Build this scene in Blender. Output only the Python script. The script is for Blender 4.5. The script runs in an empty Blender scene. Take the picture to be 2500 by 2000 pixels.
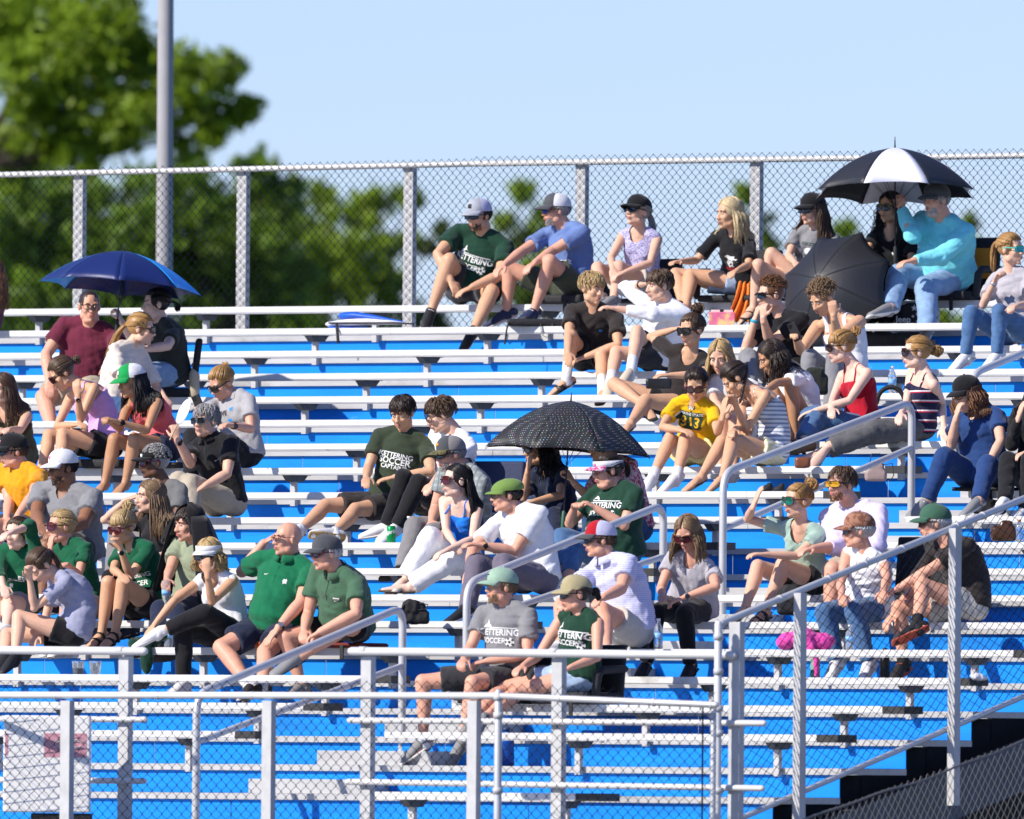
import bpy, bmesh, math, random
import numpy as np
from mathutils import Vector, Matrix
from mathutils.bvhtree import BVHTree
random.seed(7); RNG = np.random.default_rng(7)
SC = bpy.context.scene; COL = SC.collection
# ------------------------------------------------------------------ camera, sky, sun, exposure
TREAD, RISE, Z0 = 0.86, 0.2, 5.0            # row depth, row rise, height of the topmost bench
FPX, DIST, ZC, YAW, PITCH, ROLL = 43480.2, 130.728, -3.6368, 0.572049, 0.0200824, 0.0075862
CAM = Vector((DIST*math.sin(YAW), -DIST*math.cos(YAW)-TREAD*9, ZC+Z0))
CF = Vector((-math.sin(YAW)*math.cos(PITCH), math.cos(YAW)*math.cos(PITCH), math.sin(PITCH)))
_r0 = Vector((math.cos(YAW), math.sin(YAW), 0)); _u0 = _r0.cross(CF)
CR = _r0*math.cos(ROLL)+_u0*math.sin(ROLL); CU = -_r0*math.sin(ROLL)+_u0*math.cos(ROLL)
WH = Vector((CF.x, CF.y, 0)).normalized(); RH = _r0.copy(); UP = Vector((0, 0, 1))
cd = bpy.data.cameras.new('camera'); cam = bpy.data.objects.new('camera', cd); COL.objects.link(cam)
cam.matrix_world = Matrix(((CR.x, CU.x, -CF.x, CAM.x), (CR.y, CU.y, -CF.y, CAM.y), (CR.z, CU.z, -CF.z, CAM.z), (0, 0, 0, 1)))
cd.sensor_width = 36; cd.lens = 36*FPX/2500; cd.clip_start = 1; cd.clip_end = 6000
cd.dof.use_dof = True; cd.dof.focus_distance = DIST; cd.dof.aperture_fstop = 5.0
SC.camera = cam
SUN = Vector((-0.52, -1.0, 0.80)).normalized()      # direction towards the sun
w = bpy.data.worlds.new('World'); SC.world = w; w.use_nodes = True
nt = w.node_tree; bg = nt.nodes['Background']; sky = nt.nodes.new('ShaderNodeTexSky'); sky.sky_type = 'NISHITA'
sky.sun_disc = False; sky.sun_elevation = math.asin(SUN.z); sky.sun_rotation = math.atan2(SUN.x, SUN.y)
sky.air_density = 0.9; sky.dust_density = 0.25; sky.ozone_density = 2.6; sky.altitude = 200
tn = nt.nodes.new('ShaderNodeMix'); tn.data_type = 'RGBA'; tn.blend_type = 'MULTIPLY'; tn.inputs[0].default_value = 1; tn.inputs[7].default_value = (.91, .99, 1.44, 1)   # clearer, bluer air than the model's
nt.links.new(sky.outputs[0], tn.inputs[6]); nt.links.new(tn.outputs[2], bg.inputs[0]); bg.inputs[1].default_value = 0.092
sd = bpy.data.lights.new('sun', 'SUN'); sd.energy = 4.8; sd.angle = math.radians(0.5); sd.color = (1, .93, .83)
so = bpy.data.objects.new('sun', sd); COL.objects.link(so); so.location = (0, 0, 40)
so.rotation_euler = SUN.to_track_quat('Z', 'Y').to_euler()
SC.view_settings.view_transform = 'Standard'; SC.view_settings.look = 'None'; SC.view_settings.gamma = 1
SC.view_settings.use_curve_mapping = False; SC.view_settings.exposure = 0.34
SC.cycles.max_bounces = 6; SC.cycles.transparent_max_bounces = 8

# ------------------------------------------------------------------ rays: a photograph pixel (2500 wide) and the plane it lies on
def ray(px, py): return CF + CR*((px-1250)/FPX) + CU*((1000-py)/FPX)
def pt(px, py, d): return CAM + ray(px, py)*d                       # d: depth along the view
def dep(P): return (Vector(P)-CAM).dot(CF)
def atY(px, py, Y): r = ray(px, py); return CAM + r*((Y-CAM.y)/r.y)
def atX(px, py, X): r = ray(px, py); return CAM + r*((X-CAM.x)/r.x)
def atZ(px, py, Z): r = ray(px, py); return CAM + r*((Z-CAM.z)/r.z)
def px_of(P): q = Vector(P)-CAM; d = q.dot(CF); return (1250+FPX*q.dot(CR)/d, 1000-FPX*q.dot(CU)/d)
def xcol(px, Y, Z):                                                 # the point at (Y, Z) that falls in pixel column px
    A = Vector((0, Y, Z))-CAM; k = (px-1250)/FPX
    X = (k*A.dot(CF)-A.dot(CR))/(CR.x-k*CF.x); return Vector((X, Y, Z))

# ------------------------------------------------------------------ materials
_M = {}
def mat(name, col=(.5, .5, .5), rough=.6, metal=0., var=0., vscale=8., bump=0., bscale=30., spec=.5, trans=0., sss=0., alpha=1., ior=1.45, streak=None, sheen=0., emit=0.):
    if name in _M: return _M[name]
    m = bpy.data.materials.new(name); m.use_nodes = True; n = m.node_tree; L = n.links; b = n.nodes['Principled BSDF']
    b.inputs['Base Color'].default_value = (*col, 1); b.inputs['Roughness'].default_value = rough; b.inputs['Metallic'].default_value = metal
    b.inputs['Specular IOR Level'].default_value = spec; b.inputs['IOR'].default_value = ior
    if trans: b.inputs['Transmission Weight'].default_value = trans
    if sheen: b.inputs['Sheen Weight'].default_value = sheen
    if sss:
        b.inputs['Subsurface Weight'].default_value = sss; b.inputs['Subsurface Radius'].default_value = (.012, .005, .003); b.inputs['Subsurface Scale'].default_value = 1.
    if var or bump:
        tc = n.nodes.new('ShaderNodeTexCoord'); mp = n.nodes.new('ShaderNodeMapping'); L.new(tc.outputs['Object'], mp.inputs[0])
        if streak: mp.inputs['Scale'].default_value = streak
    if var:
        t = n.nodes.new('ShaderNodeTexNoise'); t.inputs['Scale'].default_value = vscale; t.inputs['Detail'].default_value = 5; t.inputs['Roughness'].default_value = .65
        L.new(mp.outputs[0], t.inputs['Vector'])
        r = n.nodes.new('ShaderNodeMapRange'); r.inputs[1].default_value = .3; r.inputs[2].default_value = .7; r.inputs[3].default_value = 1-var; r.inputs[4].default_value = 1+var
        L.new(t.outputs[0], r.inputs[0])
        x = n.nodes.new('ShaderNodeMix'); x.data_type = 'RGBA'; x.blend_type = 'MULTIPLY'; x.inputs[0].default_value = 1; x.inputs[6].default_value = (*col, 1)
        c = n.nodes.new('ShaderNodeCombineColor'); [L.new(r.outputs[0], c.inputs[i]) for i in range(3)]
        L.new(c.outputs[0], x.inputs[7]); L.new(x.outputs[2], b.inputs['Base Color'])
    if bump:
        t = n.nodes.new('ShaderNodeTexNoise'); t.inputs['Scale'].default_value = bscale; t.inputs['Detail'].default_value = 4
        L.new(mp.outputs[0], t.inputs['Vector'])
        bp = n.nodes.new('ShaderNodeBump'); bp.inputs['Strength'].default_value = bump; bp.inputs['Distance'].default_value = .01
        L.new(t.outputs[0], bp.inputs['Height']); L.new(bp.outputs[0], b.inputs['Normal'])
    m['p'] = 1; _M[name] = m; return m
def fabric(name, col, rough=.9, bump=.55, bscale=22, var=.1): return mat('fabric_'+name, col, rough, var=var, vscale=14, bump=bump, bscale=bscale, spec=.2, sheen=.15)

# ------------------------------------------------------------------ mesh building
def tag(o, label=None, cat=None, group=None, kind=None):
    if label: o['label'] = label
    if cat: o['category'] = cat
    if group: o['group'] = group
    if kind: o['kind'] = kind
    return o
def empty(name, loc=(0, 0, 0), label=None, cat=None, group=None, kind=None):
    o = bpy.data.objects.new(name, None); o.location = loc; o.empty_display_size = .1; COL.objects.link(o); return tag(o, label, cat, group, kind)
class MB:
    def __init__(s): s.v = []; s.f = []; s.m = []; s.n = 0
    def add(s, v, f, mi=0):
        v = np.asarray(v, float).reshape(-1, 3); s.v.append(v); s.f += [tuple(i+s.n for i in q) for q in f]; s.m += [mi]*len(f); s.n += len(v); return s
    def box(s, lo, hi, mi=0, M=None):
        (a, b, c), (d, e, g) = lo, hi
        v = np.array([(a, b, c), (d, b, c), (d, e, c), (a, e, c), (a, b, g), (d, b, g), (d, e, g), (a, e, g)], float)
        if M is not None: v = np.array([M @ Vector(p) for p in v])
        return s.add(v, [(0, 3, 2, 1), (4, 5, 6, 7), (0, 1, 5, 4), (1, 2, 6, 5), (2, 3, 7, 6), (3, 0, 4, 7)], mi)
    def bar(s, p, q, wa, wb, up=UP, mi=0):                          # rectangular bar from p to q
        p, q = Vector(p), Vector(q); t = (q-p).normalized(); a = t.cross(up)
        if a.length < 1e-4: a = t.cross(Vector((0, 1, 0)))
        a.normalize(); b = t.cross(a)
        v = [P+a*(x*wa/2)+b*(y*wb/2) for P in (p, q) for x, y in ((-1, -1), (1, -1), (1, 1), (-1, 1))]
        return s.add(v, [(0, 1, 2, 3), (7, 6, 5, 4), (0, 4, 5, 1), (1, 5, 6, 2), (2, 6, 7, 3), (3, 7, 4, 0)], mi)
    def tube(s, path, rads, side=None, n=10, cap='rr', mi=0, cm=9.):       # loft of ellipses; cap: r round, f flat for start and end
        P = [Vector(p) for p in path]; k = len(P)
        if isinstance(rads, (int, float)): rads = [rads]*k
        R = [(r, r) if isinstance(r, (int, float)) else r for r in rads]
        T = []
        for i in range(k):
            t = P[min(i+1, k-1)]-P[max(i-1, 0)]; T.append(t.normalized() if t.length > 1e-9 else Vector((0, 0, 1)))
        sides = side if isinstance(side, list) else [side]*k
        A = []; prev = None
        for i in range(k):
            sv = sides[i] if sides[i] is not None else (prev if prev is not None else (Vector((1, 0, 0)) if abs(T[i].x) < .9 else Vector((0, 1, 0))))
            a = sv-T[i]*sv.dot(T[i])
            if a.length < 1e-5: a = T[i].orthogonal()
            a.normalize(); A.append(a); prev = a
        rings = []
        def ring(c, a, b, ra, rb): rings.append((c, a, b, ra, rb))
        for i in range(k):
            b = T[i].cross(A[i])
            if i == 0 and cap[0] == 'r':
                m = min(min(R[0]), cm)
                for q in (.94, .7): ring(P[0]-T[0]*m*q, A[0], b, R[0][0]*math.sqrt(1-q*q), R[0][1]*math.sqrt(1-q*q))
            ring(P[i], A[i], b, *R[i])
            if i == k-1 and cap[1] == 'r':
                m = min(min(R[-1]), cm)
                for q in (.7, .94): ring(P[-1]+T[-1]*m*q, A[-1], b, R[-1][0]*math.sqrt(1-q*q), R[-1][1]*math.sqrt(1-q*q))
        ang = np.arange(n)*2*math.pi/n; V = []
        for c, a, b, ra, rb in rings:
            V.append(np.array(c)[None]+np.outer(np.cos(ang)*ra, np.array(a))+np.outer(np.sin(ang)*rb, np.array(b)))
        V = np.concatenate(V); m = len(rings); F = []
        for i in range(m-1):
            for j in range(n):
                j2 = (j+1) % n; F.append((i*n+j, i*n+j2, (i+1)*n+j2, (i+1)*n+j))
        F.append(tuple(range(n-1, -1, -1))); F.append(tuple((m-1)*n+j for j in range(n)))
        return s.add(V, F, mi)
    def ell(s, c, r, ax=None, nu=12, nv=8, mi=0):                   # ellipsoid; ax: three axis vectors
        th = np.linspace(0, math.pi, nv+1)[1:-1]; ph = np.arange(nu)*2*math.pi/nu
        V = [(0, 0, 1)]+[(math.sin(t)*math.cos(p), math.sin(t)*math.sin(p), math.cos(t)) for t in th for p in ph]+[(0, 0, -1)]
        V = np.array(V)*np.array(r)
        if ax is not None: V = V @ np.array([list(a) for a in ax])
        V = V+np.array(c); F = []; m = len(th)
        for j in range(nu): F.append((0, 1+j, 1+(j+1) % nu))
        for i in range(m-1):
            for j in range(nu): F.append((1+i*nu+j, 1+(i+1)*nu+j, 1+(i+1)*nu+(j+1) % nu, 1+i*nu+(j+1) % nu))
        for j in range(nu): F.append((1+m*nu, 1+(m-1)*nu+(j+1) % nu, 1+(m-1)*nu+j))
        return s.add(V, F, mi)
    def grid(s, fn, nu, nv, thick=0., mi=0):                        # sheet fn(u, v), optionally given thickness along its normal
        G = np.array([[fn(i/nu, j/nv) for j in range(nv+1)] for i in range(nu+1)], float)
        W = nv+1; q = [(i*W+j, (i+1)*W+j, (i+1)*W+j+1, i*W+j+1) for i in range(nu) for j in range(nv)]
        if not thick: return s.add(G, q, mi)
        du = np.gradient(G, axis=0); dv = np.gradient(G, axis=1); N = np.cross(du, dv); N /= np.linalg.norm(N, axis=2, keepdims=True)+1e-9
        V = np.concatenate([G.reshape(-1, 3), (G-N*thick).reshape(-1, 3)]); o = (nu+1)*W
        f = q+[tuple(x+o for x in reversed(c)) for c in q]
        for i in range(nu): f += [(i*W, i*W+o, (i+1)*W+o, (i+1)*W), (i*W+nv, (i+1)*W+nv, (i+1)*W+nv+o, i*W+nv+o)]
        for j in range(nv): f += [(j, j+1, j+1+o, j+o), (nu*W+j, nu*W+j+o, nu*W+j+1+o, nu*W+j+1)]
        return s.add(V, f, mi)
    def mesh(s, name, base=None):
        me = bpy.data.meshes.new(name)
        V = np.concatenate(s.v) if s.v else np.zeros((0, 3))
        if base is not None: V = V-np.array(base)
        me.from_pydata(V.tolist(), [], s.f); return me
    def obj(s, name, mats, parent=None, base=None, smooth=False, loc=None):
        me = s.mesh(name, base)
        mats = mats if isinstance(mats, (list, tuple)) else [mats]
        for x in mats: me.materials.append(x)
        if len(mats) > 1: me.polygons.foreach_set('material_index', s.m)
        if smooth: me.polygons.foreach_set('use_smooth', [True]*len(me.polygons))
        me.update(); o = bpy.data.objects.new(name, me); COL.objects.link(o)
        if parent is not None: o.parent = parent
        if loc is not None: o.location = loc
        return o
def dup(o, name=None, parent=None, loc=None):
    c = o.copy(); COL.objects.link(c)
    if parent is not None: c.parent = parent
    if loc is not None: c.location = loc
    return c
def piece(name, lo, hi, m, parent): return MB().box(lo, hi).obj(name, m, parent)
# ------------------------------------------------------------------ the stand
M_SEAT = mat('seat_aluminium', (.68, .675, .66), .5, .0, var=.05, vscale=3, bump=.05, bscale=60, streak=(.4, 6, 6))
M_TREAD = mat('tread_aluminium', (.44, .44, .44), .5, .0, var=.12, vscale=4, bump=.08, bscale=40, streak=(.5, 5, 5))
M_BLUE = mat('blue_riser_paint', (.0003, .24, .82), .5, .0, spec=.3, var=.12, vscale=2.5, bump=.03, bscale=12, streak=(.6, 3, 3))
def worn(m, col, sc, lo, hi, stretch):                       # scuffs and chips with a shape of their own
    n = m.node_tree; b = n.nodes['Principled BSDF']; src = b.inputs['Base Color'].links[0].from_socket; tc = n.nodes.new('ShaderNodeTexCoord'); mp = n.nodes.new('ShaderNodeMapping'); mp.inputs['Scale'].default_value = stretch
    t = n.nodes.new('ShaderNodeTexNoise'); t.inputs['Scale'].default_value = sc; t.inputs['Detail'].default_value = 8; t.inputs['Roughness'].default_value = .7; n.links.new(tc.outputs['Object'], mp.inputs[0]); n.links.new(mp.outputs[0], t.inputs['Vector'])
    r = n.nodes.new('ShaderNodeMapRange'); r.inputs[1].default_value = lo; r.inputs[2].default_value = hi; n.links.new(t.outputs[0], r.inputs[0]); x = n.nodes.new('ShaderNodeMix'); x.data_type = 'RGBA'; x.inputs[7].default_value = (*col, 1); n.links.new(r.outputs[0], x.inputs[0]); n.links.new(src, x.inputs[6]); n.links.new(x.outputs[2], b.inputs['Base Color'])
worn(M_BLUE, (.30, .46, .62), 3.2, .70, .74, (.7, 1, 2.2)); worn(M_BLUE, (.004, .14, .48), 1.3, .52, .75, (.5, 1, 3)); worn(M_SEAT, (.42, .41, .39), 2.4, .62, .72, (.5, 1, 1)); worn(M_TREAD, (.28, .28, .27), 2.0, .58, .72, (.6, 1, 1))
M_BRKT = mat('bracket_steel', (.09, .095, .1), .55, .3, var=.2, vscale=20)
M_STEEL = mat('galvanised_post', (.50, .50, .50), .6, .1, var=.12, vscale=9, bump=.05)
M_CAP = mat('black_end_cap', (.03, .03, .03), .5)
M_DARK = mat('under_shade_black', (.012, .012, .014), .8, var=.3)  # near-black colour standing in for the shade below the treads
M_ALU = mat('handrail_aluminium', (.58, .58, .585), .42, .3, var=.08, vscale=5, bump=.03, bscale=50)
M_RAIL = mat('white_pipe', (.64, .635, .625), .5, .1, var=.06, vscale=6)
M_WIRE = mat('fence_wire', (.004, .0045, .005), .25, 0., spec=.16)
XLE, XR0, XRE = 2.33, 3.40, 6.915
def zb(n): return Z0-RISE*n                 # bench top of row n (0 is the topmost)
def yb(n): return -TREAD*n                  # its front edge
def nose(m): return -TREAD*(m+1)+.13        # front edge of tread m
def zt(m): return zb(m)-.43
stand = empty('bleachers', (0, 0, 0), 'long aluminium bleachers with white benches and bright blue riser panels', 'bleachers')
XL0 = -13.0
def segs(a, b, L, off):
    x = a+(off % L)-L; out = []
    while x < b:
        lo, hi = max(x, a), min(x+L, b)
        if hi-lo > .02: out.append((lo, hi))
        x += L
    return out
BRX0 = xcol(1046, yb(2)+.12, zb(2)).x; BRS = 1.61
brk = []
def bench(n, x0, x1, off):
    for i, (lo, hi) in enumerate(segs(x0, x1, 4.83, off)):
        MB().box((lo+.0015, yb(n), zb(n)-.044), (hi-.0015, yb(n)+.245, zb(n))).box((lo+.0015, yb(n)+.006, zb(n)-.052), (hi-.0015, yb(n)+.24, zb(n)-.044)).obj('bench_plank', M_SEAT, stand)
    x = BRX0+math.ceil((x0+.15-BRX0)/BRS)*BRS
    while x < x1-.1: brk.append((x, n)); x += BRS
for n in range(0, 18):
    bench(n, XL0, XLE-.17, n*1.7+.9)
    piece('end_cap', (XLE-.17, yb(n)-.002, zb(n)-.053), (XLE, yb(n)+.247, zb(n)+.001), M_CAP, stand)
    if n >= 7:
        bench(n, XR0, XRE, n*1.1+.4)
        piece('end_cap', (XRE, yb(n)-.002, zb(n)-.053), (XRE+.17, yb(n)+.247, zb(n)+.001), M_CAP, stand)
# bracket and post, one of each shared by all
def trapezoid():
    b = MB(); x = .03
    v = [(s*x, y, z) for s in (-1, 1) for y, z in ((-.12, -.055), (.145, -.055), (.085, -.103), (-.06, -.103))]
    b.add(v, [(0, 3, 2, 1), (4, 5, 6, 7), (0, 1, 5, 4), (1, 2, 6, 5), (2, 3, 7, 6), (3, 0, 4, 7)]); b.box((-.04, -.135, -.0555), (.04, .17, -.0525)); return b
b0 = trapezoid().obj('seat_bracket', M_BRKT, stand); p0 = MB().box((-.021, -.021, -.285), (.021, .021, -.1)).obj('seat_post', M_STEEL, stand)
for i, (x, n) in enumerate(brk):
    for o in ((b0, p0) if i == 0 else (dup(b0), dup(p0))): o.location = (x, yb(n)+.105, zb(n))
for m in range(-1, 19):
    y0 = nose(m); y1 = nose(m-1)+.05 if m > -1 else 1.6
    if m == 18: y0 -= 1.3
    x1 = XRE+.12
    for lo, hi in segs(XL0, x1, 4.83, m*1.3+.5):
        MB().box((lo+.002, y0, zt(m)-.042), (hi-.002, y1-.06, zt(m))).obj('tread_plank', M_TREAD, stand)
    if m < 18:
        for lo, hi in segs(XL0, x1-.03, 2.44, m*.9+.3):
            piece('riser_panel', (lo+.003, y0+.03, zt(m+1)+.002), (hi-.003, y0+.036, zt(m)-.043), M_BLUE, stand)
y0 = nose(18)-1.3
for lo, hi in segs(XL0, XRE+.1, 2.44, .4): piece('riser_panel', (lo+.003, y0+.03, .35), (hi-.003, y0+.036, zt(18)-.043), M_BLUE, stand)
for m in range(2, 18):                                               # half-height steps up the aisle
    MB().box((XLE+.06, nose(m-1)-.30, zt(m)+.001), (XR0-.06, nose(m-1)+.025, zt(m)+.10)).obj('aisle_step', M_TREAD, stand)
# black panels added as the shade under the right end, and the stringer
MB().box((6.45, -17.2, .02), (6.5, 1.5, .9)).obj('under_shade_panel', M_DARK, stand)
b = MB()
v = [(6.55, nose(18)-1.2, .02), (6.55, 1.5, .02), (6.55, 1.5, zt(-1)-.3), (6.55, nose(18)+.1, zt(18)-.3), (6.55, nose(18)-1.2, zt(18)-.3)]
b.add(v+[(x+.03, y, z) for x, y, z in v], [(0, 1, 2, 3, 4), (9, 8, 7, 6, 5)]); b.obj('under_shade_panel', M_DARK, stand)
for m in range(3, 19): piece('under_shade_panel', (6.60, nose(m)+.05, zt(18)-.8), (6.63, nose(m-1)+.04, zt(m)-.045), M_DARK, stand)
MB().bar((7.02, nose(18), zt(18)-.45), (7.02, 1.5, zt(-1)-.45), .08, .34).obj('stringer', mat('stringer_steel', (.085, .095, .11), .6, .3, var=.2), stand)
# separate short bench standing in the front walkway
t = empty('walkway_bench', (0, 0, 0), 'short aluminium bench low in the front walkway below the seated pair', 'bench')
yw = -TREAD*18.5; A = atY(907, 1933, yw); B = atY(1405, 1934, yw)
MB().box((A.x, yw, A.z-.05), (B.x, yw+.245, A.z)).obj('bench_plank', M_SEAT, t)
piece('end_cap', (B.x, yw-.002, A.z-.052), (B.x+.2, yw+.247, A.z+.001), M_CAP, t)
for px in (987, 1362):
    o = dup(b0, parent=t); o.location = (xcol(px, yw, A.z).x, yw+.105, A.z); o = MB().box((-.024, -.022, -.5), (.024, .022, -.095)).obj('seat_post', M_STEEL, t); o.location = (xcol(px, yw, A.z).x, yw+.105, A.z)
# ------------------------------------------------------------------ chain-link
def chain(P0, U, V, lu, lv, wd=.036, hd=.0375, r=.0031, nrm=None, name='chain_link', parent=None, m=None):
    P0, U, V = np.array(P0), np.array(U), np.array(V); N = np.cross(U, V); N /= np.linalg.norm(N)
    K = int(lu/wd); J = int(lv/hd)+1; j = np.arange(J)
    vs = []; fs = []; base = 0
    zig = (j % 2)
    for k in range(K):
        u = (k+(zig if k % 2 == 0 else 1-zig))*wd; v = j*hd
        u = u+np.where(zig == (1 if k % 2 == 0 else 0), .0035, -.0035)      # hooks overlap a little
        d = np.where(zig == 0, .003, -.003)*(1 if k % 2 == 0 else -1)
        c = P0+np.outer(u, U)+np.outer(v, V)+np.outer(d, N)
        ring = np.stack([c+U*r, c+N*r, c-U*r, c-N*r], 1).reshape(-1, 3); vs.append(ring)
        for a in range(J-1):
            o = base+a*4
            fs += [(o, o+1, o+5, o+4), (o+1, o+2, o+6, o+5), (o+2, o+3, o+7, o+6), (o+3, o, o+4, o+7)]
        base += J*4
    b = MB(); b.v = vs; b.f = fs; b.m = [0]*len(fs)
    o = b.obj(name, m or M_WIRE, parent, smooth=True); o['kind'] = 'stuff'; return o
# back fence along the top
FY = .85
bf = empty('chain_link_fence', (0, 0, 0), 'tall chain-link fence along the top of the stand', 'fence')
pL = atY(-300, 434, FY); pR = atY(1160, 400, FY); pE = atY(2700, 377, FY)
b = MB()
for a, c in ((pL, pR), (pR, pE)): b.tube([a, c], .024, n=10)
b.obj('top_rail', M_RAIL, bf, smooth=True)
zf0 = zt(-1)-.03
for px, py in ((-210, 431), (195, 424), (594, 414), (1001, 404), (1421, 399), (1847, 394), (2280, 388), (2640, 383)):
    q = atY(px, py, FY+.055)
    piece('post', (q.x-.045, FY+.03, zf0-.3), (q.x+.045, FY+.09, q.z+.0), M_STEEL, bf)
for a, c in ((pL, pR), (pR, pE)):
    U = (c-a); L = U.length; U.normalize(); hgt = (a.z+c.z)/2-zf0+.062
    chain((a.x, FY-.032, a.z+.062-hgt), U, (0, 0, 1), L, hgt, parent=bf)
# ------------------------------------------------------------------ aisle handrails (they climb along the aisle's centre)
HX = (XLE+XR0)/2
def handrail(label, pts_top, mid, post0, post1):
    t = empty('handrail', (0, 0, 0), label, 'handrail', 'handrails up the aisle')
    def P(p): return atX(p[0]*1.1596, p[1]*1.1596, HX)
    def down(p, py): q = P(p); e = P((p[0], py)); return Vector((q.x, q.y, e.z))
    def bend(pts, r=.14):
        out = [pts[0]]
        for i in range(1, len(pts)-1):
            a, c, d = pts[i-1], pts[i], pts[i+1]; u = (a-c); v = (d-c); ru = min(r, u.length*.45); rv = min(r, v.length*.45); u.normalize(); v.normalize()
            for k in range(7):
                s = k/6; out.append((c+u*ru)*(1-s)**2+c*2*s*(1-s)+(c+v*rv)*s*s)
        return out+[pts[-1]]
    pts = []
    if post0: pts.append(down(pts_top[0], post0))
    pts += [P(p) for p in pts_top]
    if post1: pts.append(down(pts_top[-1], post1))
    MB().tube(bend(pts), .0275, side=Vector((1, 0, 0)), n=14).obj('rail_pipe', M_ALU, t, smooth=True)
    if mid: MB().tube([P(p) for p in mid], .0225, side=Vector((1, 0, 0)), n=14).obj('mid_rail', M_ALU, t, smooth=True)
    return t
handrail('lowest aisle handrail, beside the men in green polo shirts', [(414, 1462), (848, 1278)], [(416, 1562), (846, 1402)], 1760, 1600)
handrail('aisle handrail rising behind the man in the mint cap', [(983, 1228), (1397, 1062)], [(986, 1312), (1395, 1172)], 1420, 1178)
handrail('aisle handrail below the young women in striped tops', [(1523, 995), (1920, 845)], [(1527, 1112), (1917, 943)], 1330, 1075)
handrail('uppermost aisle handrail, below the woman in teal sunglasses', [(2045, 788), (2300, 683)], None, 880, 0)
# ------------------------------------------------------------------ pipe guard rail in front of the lowest benches
GY = nose(18)-.9
g = empty('guard_rail', (0, 0, 0), 'white pipe guard rail with square posts along the front of the stand', 'guard rail')
def gpipe(name, x0, x1, y0, y1, r): MB().tube([atY(x0, y0, GY), atY(x1, y1, GY)], r, side=UP, n=12).obj(name, M_RAIL, g, smooth=True)
for x0, x1, y0, y1, r in ((-120, 352, 1586, 1590, .028), (858, 1790, 1590, 1600, .028), (-120, 354, 1754, 1757, .021), (854, 1865, 1759, 1766, .021), (-120, 352, 1903, 1907, .021), (850, 1860, 1909, 1925, .021)):
    gpipe('pipe_rail', x0, x1, y0, y1, r)
for px, py in ((295, 1603), (887, 1603), (1353, 1606)):
    q = atY(px, py, GY); piece('post', (q.x-.04, GY+.032, .3), (q.x+.04, GY+.095, q.z), M_STEEL, g)
    MB().tube([Vector((q.x-.03, GY, q.z+.04)), Vector((q.x+.03, GY, q.z+.04))], .029, n=10, cap='ff').obj('pipe_clamp', M_STEEL, g, smooth=True)
# front chain-link fence, one step lower and nearer
F2 = GY-1.1
f2 = empty('chain_link_fence', (0, 0, 0), 'low chain-link fence with square posts nearest the camera', 'fence')
a, c, e = atY(-150, 1697, F2), atY(1216, 1699, F2), atY(1748, 1721, F2)
MB().tube([a, c], .024, side=UP, n=12).obj('top_rail', M_RAIL, f2, smooth=True)
MB().tube([c, e], .022, side=UP, n=12).obj('top_rail', M_ALU, f2, smooth=True)
for px in (165, 657, 1158):
    q = atY(px, 1708, F2); piece('post', (q.x-.037, F2-.03, .02), (q.x+.037, F2+.03, q.z-.008), M_STEEL, f2)
q = atY(1217, 1699, F2); MB().tube([Vector((q.x, F2, .02)), Vector((q.x, F2, q.z+.02))], .026, n=12).obj('corner_post', M_ALU, f2, smooth=True)
for dz in (0, .12, .62): MB().tube([Vector((q.x, F2, q.z-dz-.03)), Vector((q.x, F2, q.z-dz+.01))], .034, n=12, cap='ff').obj('post_band', M_STEEL, f2, smooth=True)
for dx in (-1080, -830, -600, -340, -120, 150, 380, 520):
    s = max(0, dx)/532; q = atY(1216+dx, 1698.5+23*s, F2); MB().tube([q-CR*.012, q+CR*.012], .0275, side=UP, n=10, cap='ff').obj('rail_clamp', M_ALU, f2, smooth=True)
for s0, s1 in ((a, c), (c, e)):
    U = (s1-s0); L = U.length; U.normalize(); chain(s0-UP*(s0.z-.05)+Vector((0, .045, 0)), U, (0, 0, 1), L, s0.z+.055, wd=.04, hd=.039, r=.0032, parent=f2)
# ------------------------------------------------------------------ sloping guard fence at the right end
EX = 7.2
ef = empty('ramp_fence', (0, 0, 0), 'sloping chain-link guard fence climbing the right end of the stand', 'fence')
def eX(px, py): return atX(px, py, EX)
T0, T1, B0, B1 = eX(1762, 1521), eX(2560, 1193), eX(1790, 2006), eX(2560, 1674)
MB().tube([T0, T1], .024, side=UP, n=12).obj('top_rail', M_ALU, ef, smooth=True)
MB().tube([B0, B1], .020, side=UP, n=12).obj('bottom_rail', M_ALU, ef, smooth=True)
for px in (1900, 2016, 2105, 2196, 2330, 2395):
    s = (px-1762)/798; q = T0.lerp(T1, s); d = (T1-T0).normalized(); MB().tube([q-d*.012, q+d*.012], .028, side=UP, n=10, cap='ff').obj('rail_clamp', M_RAIL, ef, smooth=True)
for px, py, pb in ((1955, 1448, 2060), (2333, 1290, 1967)):
    q = atX(px, py, EX+.06); e = atX(px, pb, EX+.06)
    MB().box((EX+.03, q.y-.04, e.z), (EX+.085, q.y+.04, q.z)).obj('post', M_STEEL, ef)
U = (T1-T0); L = U.length; U.normalize(); hgt = T0.z-(B0.z+(T0.y-B0.y)*(B1.z-B0.z)/(B1.y-B0.y))
chain(T0-UP*hgt+Vector((-.04, 0, .01)), U, (0, 0, 1), L, hgt+.03, wd=.066, hd=.0365, r=.0034, parent=ef)
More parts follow.
